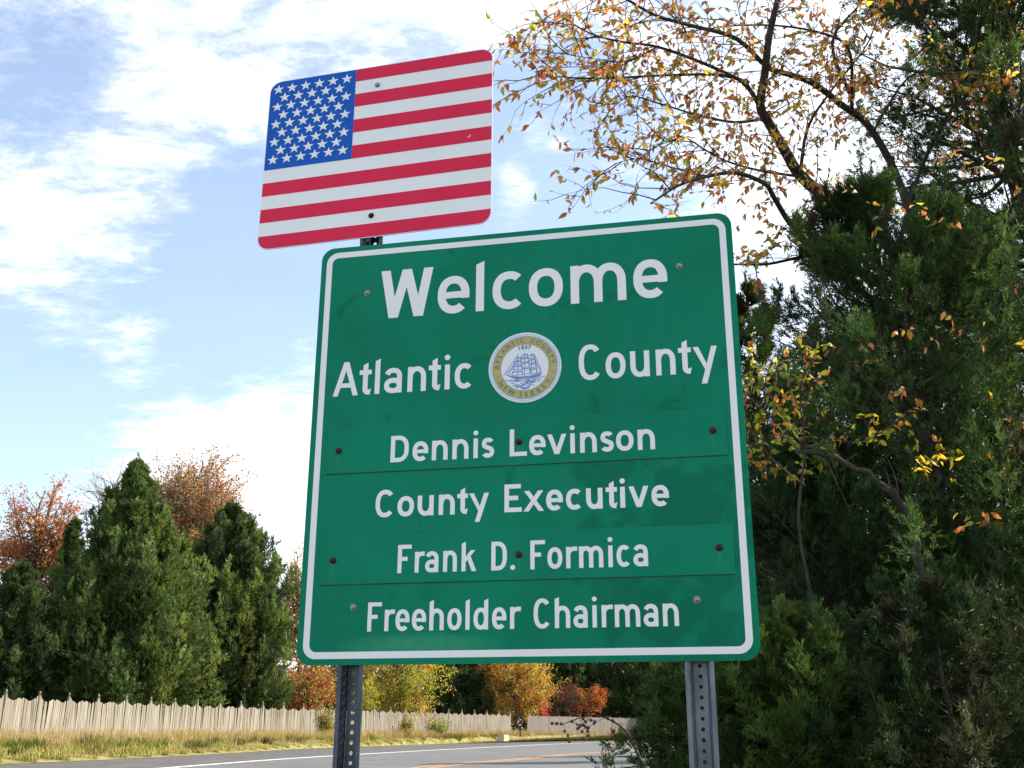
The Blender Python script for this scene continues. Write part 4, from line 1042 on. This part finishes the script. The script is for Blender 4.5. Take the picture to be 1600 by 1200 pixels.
cedar('juniper', 'low juniper in front of the cedars right of the right sign post', near_base(1235, 6.4), nh(930, 6.4), .85, [(0, .9), (.4, 1.0), (.7, .8), (.9, .45), (1, .1)], 150, 44, 13, .040, .0072, [(.055, .10, .022), (.08, .13, .03), (.035, .06, .02)], R_(68), zb=.15, plume=.16, upt=.4, fuzz=.2, tmin=.03)
cedar('juniper', 'dark juniper at the bottom right corner of the photograph', near_base(1490, 6.2), nh(900, 6.2), 1.15, [(0, .9), (.4, 1.0), (.7, .8), (.9, .45), (1, .1)], 170, 44, 13, .040, .0072, NBRN, R_(69), zb=.15, plume=.16, upt=.4, fuzz=.2, tmin=.03)
# roadside cedars further along, hidden from the camera but shading the road
for (x, y, h, rr_, lb) in ((11.0, 47, 11.0, 3.0, 'cedar nearest the camera in the roadside row beyond the sign'), (16.0, 58, 12.0, 3.3, 'middle cedar in the roadside row beyond the sign'), (22.5, 69, 12.0, 3.3, 'farthest cedar in the roadside row beyond the sign')):
    cedar('red_cedar', lb, (x, y, gz(0, y) - .05), h, rr_, CONE, 90, 22, 6, .35, .11, DKG, R_(int(x * 10)), upt=.5, group='cedars in the roadside row')

# ------------------------------------------------------------------ near autumn cherry
def leaf_mesh(col, r, curl):
    """pointed oval leaf with a folded midrib and short stalk, unit length"""
    xs = [0, .16, .36, .58, .80, 1.0]; hw = [.010, .15, .225, .205, .11, .0]
    V, Fq = [], []
    for i, (x, h) in enumerate(zip(xs, hw)):
        z = -curl * x * x; V += [(x, -h, z + abs(h) * .35), (x, 0, z), (x, h, z + abs(h) * .35)]
    for i in range(5):
        a = i * 3; Fq += [(a, a + 1, a + 4, a + 3), (a + 1, a + 2, a + 5, a + 4)]
    V += [(-.22, -.008, .02), (-.22, .008, .02)]; Fq.append((15 + 3, 1, 1, 15 + 4)) if False else None
    V = np.array(V); F = np.array(Fq)
    c = np.tile(np.array(col), (len(V), 1)) * (.85 + .3 * r.random((len(V), 1)))
    return V, F, c


LP = np.array([(.52, .24, .05), (.60, .36, .06), (.50, .16, .07), (.46, .40, .07), (.38, .44, .07), (.46, .22, .14), (.42, .17, .12), (.62, .44, .08), (.34, .32, .10), (.55, .30, .17), (.56, .22, .06), (.50, .18, .05)])


def stroke(p, y0, y1): # pixel polyline -> 3-D curve running from depth y0 to y1
    n = len(p); return smooth3([np.array(P(x, y, y0 + (y1 - y0) * i / (n - 1))) for i, (x, y) in enumerate(p)])


def smooth3(pts, k=4):
    out = []
    for i in range(len(pts) - 1):
        p0 = pts[max(i - 1, 0)]; p1 = pts[i]; p2 = pts[i + 1]; p3 = pts[min(i + 2, len(pts) - 1)]
        for j in range(k):
            s = j / k; out.append(0.5 * ((2 * p1) + (-p0 + p2) * s + (2 * p0 - 5 * p1 + 4 * p2 - p3) * s * s + (-p0 + 3 * p1 - 3 * p2 + p3) * s ** 3))
    out.append(pts[-1]); return np.array(out)


class Leafer:
    def __init__(s, r): s.r = r; s.P = []; s.D = []; s.tw = MB()
    def twig(s, p, d, L, rad, depth, leaves, droop=-.03):
        r = s.r; pts = bent(p, d, L, 5, r, .16, droop); s.tw.tube(pts, [rad * (1 - .75 * k / 5) for k in range(6)], 4, cap=False)
        if depth:
            for k in (1, 2, 3, 4, 5):
                if r.random() < .72:
                    t = unit(pts[k] - pts[k - 1]); side = unit(np.cross(t, r.normal(size=3))); s.twig(pts[k], t * .8 + side * .75, L * (.32 + .25 * r.random()), rad * .5, depth - 1, leaves, droop)
        for k in range(1, 6):
            m_ = r.poisson(leaves * (1.0 if depth == 0 else .45))
            for _ in range(m_):
                q = pts[k] + (pts[k - 1] - pts[k]) * r.random(); t = unit(pts[k] - pts[k - 1])
                s.P.append(q); s.D.append(unit(t * .5 + r.normal(0, .55, 3) + np.array([0, 0, -.55])))
    def along(s, pts, f0, f1, n, L, rad, depth, leaves, bias=(0, 0, 0), droop=-.03):
        r = s.r; N = len(pts) - 1
        for i in range(n):
            u = (f0 + (f1 - f0) * (i + r.random()) / n) * N; k = min(int(u), N - 1); p = pts[k] * (1 - u + k) + pts[k + 1] * (u - k)
            t = unit(pts[k + 1] - pts[k]); side = unit(np.cross(t, r.normal(size=3)) + np.array(bias))
            s.twig(p, t * .7 + side * .8, L * (.55 + .8 * r.random()), rad, depth, leaves, droop)
    def finish(s, root, size, pal, nreal, probs=None):
        r = s.r; tag(s.tw.build('twigs', M_barkdark, root), kind='stuff')
        Pn = np.array(s.P); D = np.array(s.D); n = len(Pn); root_l = np.array(root.location)
        rel = Pn - np.array([0, 0, EYE]); w = rel @ c_f; px = 800 + F_PX * (rel @ c_r) / w; py = 600 - F_PX * (rel @ c_u) / w
        sz = size * (.65 + .7 * r.random(n)); score = sz / w * ((px > 0) & (px < 1600) & (py > 0) & (py < 1200))
        order = np.argsort(-score); real = set(order[:nreal].tolist())
        ci = r.choice(len(pal), n, p=probs)
        # colour drifts through the crown in patches
        nx = r.normal(0, 1, n); up = unit(r.normal(size=(n, 3)) + np.array([0, 0, .4]))
        B = []
        for i in range(n):
            x = D[i]; y = unit(np.cross(up[i], x)); z = np.cross(x, y); B.append(np.stack([x, y, z], 1))
        protos = [[leaf_mesh(c, r, cu) for cu in (.12, .38)] for c in pal]
        meshes = {}
        Vs, Fs, Cs, o = [], [], [], 0
        for i in range(n):
            cu = i % 2; V, F, c = protos[ci[i]][cu]
            if i in real:
                key = (ci[i], cu)
                if key not in meshes: meshes[key] = np_mesh('leaf', V, F, c); meshes[key].materials.append(M_leaf)
                ob_ = link('leaf', meshes[key], root)
                M4 = Matrix(B[i].tolist()).to_4x4(); M4 = Matrix.Translation(Vector(Pn[i] - root_l)) @ M4 @ Matrix.Scale(sz[i], 4); ob_.matrix_local = M4
            else:
                Vs.append((V * sz[i]) @ B[i].T + Pn[i] - root_l); Fs.append(F + o); Cs.append(c * (.8 + .4 * r.random())); o += len(V)
        if Vs: tag(link('foliage', np_mesh('foliage', np.vstack(Vs), np.vstack(Fs), np.vstack(Cs)), root, M_leaf), kind='stuff')


r = R_(77)
tb = P(1470, 1170, 9.8); tb.z = gz(0, 9.8) - .1
cherry = empty('cherry_tree', tb); tag(cherry, 'autumn cherry tree arching orange and yellow leaves across the upper right sky', 'tree')
trunk = stroke([(1462, 1150), (1452, 1000), (1446, 860), (1450, 760), (1456, 640), (1445, 500), (1400, 400)], 9.8, 9.2)
limb_a = stroke([(1400, 400), (1357, 339), (1305, 318), (1252, 276), (1228, 238), (1200, 190), (1188, 165), (1195, 115), (1202, 56), (1218, -10), (1240, -90)], 9.2, 7.4)
subs = {
 'b1': (stroke([(1200, 190), (1168, 135), (1143, 119), (1097, 98), (1027, 73), (975, 66), (922, 52), (868, 20)], 8.2, 6.8), .026),
 'b2': (stroke([(1452, 560), (1420, 330), (1364, 206), (1315, 164), (1270, 130), (1228, 115), (1198, 104), (1150, 60), (1080, 40), (1020, 22), (950, -20)], 9.4, 7.0), .048),
 'b3': (stroke([(1420, 470), (1360, 430), (1305, 416), (1270, 388), (1235, 350), (1209, 308), (1195, 287), (1150, 270), (1104, 276), (1060, 290), (1017, 318)], 9.3, 7.0), .044),
 'b4': (stroke([(1250, 276), (1185, 266), (1136, 252), (1105, 236), (1060, 212), (1015, 236)], 8.6, 7.0), .017),
 'b5': (stroke([(1195, 185), (1150, 191), (1097, 182), (1073, 175), (1024, 160), (985, 150), (958, 168)], 8.2, 6.8), .017),
 'b6': (stroke([(1170, 128), (1120, 117), (1062, 117), (1010, 119), (957, 122), (905, 122), (862, 118), (835, 112)], 8.0, 6.6), .017),
 'b7': (stroke([(1331, 170), (1331, 140), (1329, 87), (1308, 60), (1235, 42), (1150, 40), (1060, 52)], 8.6, 7.2), .022),
 'b8': (stroke([(1330, 150), (1300, 66), (1350, 0), (1390, -60)], 8.6, 7.8), .022),
 'b9': (stroke([(1440, 620), (1370, 480), (1310, 427), (1280, 402), (1247, 403), (1197, 413), (1148, 413), (1120, 414)], 9.6, 7.6), .030),
 'b10': (stroke([(1250, 276), (1262, 200), (1300, 140), (1360, 60), (1380, -30)], 8.6, 8.0), .020),
 'b11': (stroke([(1400, 400), (1440, 260), (1500, 150), (1560, 60), (1600, -20)], 9.2, 8.6), .030),
 'b12': (stroke([(1364, 206), (1420, 120), (1480, 115), (1540, 118)], 8.8, 8.2), .016),
 'b13': (stroke([(1104, 276), (1050, 262), (1000, 248), (960, 256)], 7.6, 6.9), .010),
 'b14': (stroke([(1027, 73), (980, 96), (930, 92), (880, 84)], 7.2, 6.8), .010),
}
mb = MB(); loc = np.array(cherry.location)
mb.tube(trunk - loc, [.13, .12, .115, .11] + [.105 - .002 * i for i in range(len(trunk) - 4)], 9); mb.build('trunk', M_barkdark, cherry, True)
mb = MB(); mb.tube(limb_a - loc, [.070 * (1 - .72 * i / (len(limb_a) - 1)) for i in range(len(limb_a))], 8); mb.build('branch', M_barkdark, cherry, True)
for k, (pt, rad) in subs.items():
    mb = MB(); mb.tube(pt - loc, [rad * .85 * (1 - .78 * i / (len(pt) - 1)) for i in range(len(pt))], 6); mb.build('branch', M_barkdark, cherry, True)
lf = Leafer(r)
lf.tw_off = loc
lv = .98
lf.along(limb_a, .15, 1.0, 34, .60, .006, 1, lv)
for k, n_t, f0, L_ in (('b1', 28, .15, .62), ('b2', 40, .2, .68), ('b3', 30, .25, .58), ('b4', 18, .15, .55), ('b5', 18, .15, .52), ('b6', 22, .15, .46), ('b7', 18, .1, .58), ('b8', 14, .1, .52), ('b9', 12, .45, .36), ('b10', 18, .1, .55), ('b11', 24, .2, .6), ('b12', 12, .1, .5), ('b13', 11, .1, .42), ('b14', 11, .1, .42)):
    lf.along(subs[k][0], f0, 1.0, n_t, L_, .005, 1, lv)
# stray boughs of the cherry showing between the cedars
for (px_, py_, yy) in ((1570, 720, 7.0), (1500, 505, 6.6), (1440, 520, 6.6), (1590, 540, 7.0), (1345, 530, 6.8), (1515, 800, 6.6), (1560, 650, 6.8), (1400, 610, 6.7), (1330, 300, 6.9), (1430, 330, 6.9), (1480, 240, 7.2), (1590, 440, 7.2), (1545, 260, 7.4)):
    q = np.array(P(px_, py_, yy)); s_ = np.array(P(px_ + 60, py_ + 40, yy + .5)); lf.along(smooth3([s_, (s_ + q) / 2 + np.array([0, 0, .04]), q]), .2, 1, 4, .20, .003, 0, .8)
lf.tw.v = [(a - loc[0], b_ - loc[1], c_ - loc[2]) for a, b_, c_ in lf.tw.v]
lf.finish(cherry, .058, LP, 300)
print('cherry leaves', len(lf.P))

# young leafy sapling at the right edge of the sign
r = R_(78); sb = P(1240, 1170, 6.9); sb.z = gz(0, 6.9) - .1
sap = empty('cherry_sapling', sb); tag(sap, 'young sapling with yellow green and orange leaves beside the right edge of the sign', 'tree'); loc = np.array(sap.location)
st = stroke([(1290, 1160), (1276, 980), (1248, 820), (1258, 700), (1250, 620), (1266, 540)], 6.9, 6.6)
s2 = stroke([(1256, 700), (1220, 640), (1190, 600), (1172, 585)], 6.7, 6.5); s3 = stroke([(1258, 760), (1210, 720), (1185, 690), (1168, 660)], 6.7, 6.5); s4 = stroke([(1256, 700), (1300, 690), (1350, 690), (1385, 670)], 6.7, 6.4)
mb = MB(); mb.tube(st - loc, [.013 * (1 - .8 * i / (len(st) - 1)) for i in range(len(st))], 6); mb.build('trunk', M_barkdark, sap, True)
for q in (s2, s3, s4): mb = MB(); mb.tube(q - loc, [.009 * (1 - .7 * i / (len(q) - 1)) for i in range(len(q))], 5); mb.build('branch', M_bark, sap, True)
lf = Leafer(r); lf.along(st, .5, 1.0, 20, .28, .004, 0, 1.9); lf.along(s2, .1, 1, 16, .26, .004, 0, 2.0); lf.along(s3, .1, 1, 16, .24, .004, 0, 1.9); lf.along(s4, .1, 1, 10, .2, .004, 0, 1.2)
lf.tw.v = [(a - loc[0], b_ - loc[1], c_ - loc[2]) for a, b_, c_ in lf.tw.v]
lf.finish(sap, .052, np.array([(.24, .30, .04), (.32, .32, .05), (.44, .22, .04), (.16, .22, .04), (.42, .34, .05), (.30, .12, .05), (.20, .24, .05)]), 160)

M_bark2 = simple('dull_grey_bark', (0.07, 0.06, 0.05), (0.17, 0.15, 0.125), 14, 0.9, 0.2, 0, 0.6, (1, 1, .5))
# second small sprig of bright leaves lower in the cedars, on an arching pale limb
r = R_(79); ab = P(1500, 1180, 6.9); ab.z = gz(0, 6.9) - .1
arch = empty('arching_tree', ab); tag(arch, 'bent pale grey limb with a few bright yellow leaves in front of the dark cedars', 'tree'); loc = np.array(arch.location)
t1 = stroke([(1475, 1180), (1455, 1000), (1438, 880), (1425, 825), (1395, 775), (1340, 733), (1290, 712), (1243, 704)], 6.9, 6.5)
t2 = stroke([(1430, 840), (1436, 780), (1440, 740), (1432, 690), (1424, 640)], 6.9, 6.8); t3 = stroke([(1436, 760), (1450, 722), (1470, 700)], 6.85, 6.7); t4 = stroke([(1243, 704), (1205, 712), (1165, 712)], 6.5, 6.6)
for q, a_, b_ in ((t1, .034, .014), (t2, .022, .010), (t3, .008, .003), (t4, .011, .006)):
    q[1:-1] += r.normal(0, .010, q[1:-1].shape); mb = MB(); mb.tube(q - loc, [(a_ + (b_ - a_) * i / (len(q) - 1)) * (.86 + .3 * r.random()) for i in range(len(q))], 8)
    if q is t1:
        for _ in range(16):
            k_ = r.integers(8, len(q) - 1); mb.tube(bent(q[k_], r.normal(size=3) + np.array([0, 0, .5]), .12 + .2 * r.random(), 4, r, .3) - loc, [.005, .004, .003, .002, .001], 4); mb.build('trunk' if q is t1 else 'branch', M_bark2, arch, True)
lf = Leafer(r); lf.along(t2, .55, 1, 6, .22, .0035, 0, .6); lf.along(t3, .2, 1, 6, .16, .0035, 0, 1.2); lf.along(stroke([(1380, 690), (1372, 672), (1366, 655)], 6.4, 6.4), 0, 1, 4, .10, .003, 0, .8)
lf.along(stroke([(1428, 735), (1445, 728), (1470, 720)], 6.3, 6.3), 0, 1, 5, .10, .003, 0, .9)
lf.tw.v = [(a - loc[0], b_ - loc[1], c_ - loc[2]) for a, b_, c_ in lf.tw.v]
lf.finish(arch, .050, np.array([(.62, .50, .03), (.58, .44, .04), (.60, .26, .03), (.40, .42, .04)]), 90)

# spray of dark berries hanging from a thin twig left of the juniper
r = R_(80); bb = P(1010, 1165, 6.2); bb.z = gz(0, 6.2) - .05
br = empty('berry_shrub', bb); tag(br, 'thin twigs carrying dark red berries hanging in front of the pale fence', 'shrub'); loc = np.array(br.location)
stem = stroke([(1012, 1250), (1000, 1190), (975, 1140), (935, 1118), (905, 1122), (880, 1132)], 6.2, 6.0)
mb = MB(); mb.tube(stem - loc, [.008 * (1 - .75 * i / (len(stem) - 1)) for i in range(len(stem))], 5)
tips = []
for i in range(11):
    k = len(stem) - 1 - i; q = bent(stem[k], np.array([r.normal(0, .5), r.normal(0, .3), -.7 + .5 * r.random()]), .07 + .06 * r.random(), 3, r, .2); mb.tube(q - loc, .0016, 4); tips += [q[-1], q[2], q[1] + r.normal(0, .008, 3)]
mb.build('stem', M_barkdark, br)
M_berry = simple('dark_red_berry', (.045, .008, .014), (.10, .018, .025), 40, .4, .5)
bm = bmesh.new(); bmesh.ops.create_icosphere(bm, subdivisions=2, radius=.0085); bme = bpy.data.meshes.new('berry'); bm.to_mesh(bme); bm.free(); bme.materials.append(M_berry)
for t_ in tips: o = link('berry', bme, br); o.location = Vector(t_ - loc); o.scale = [.8 + .4 * r.random()] * 3
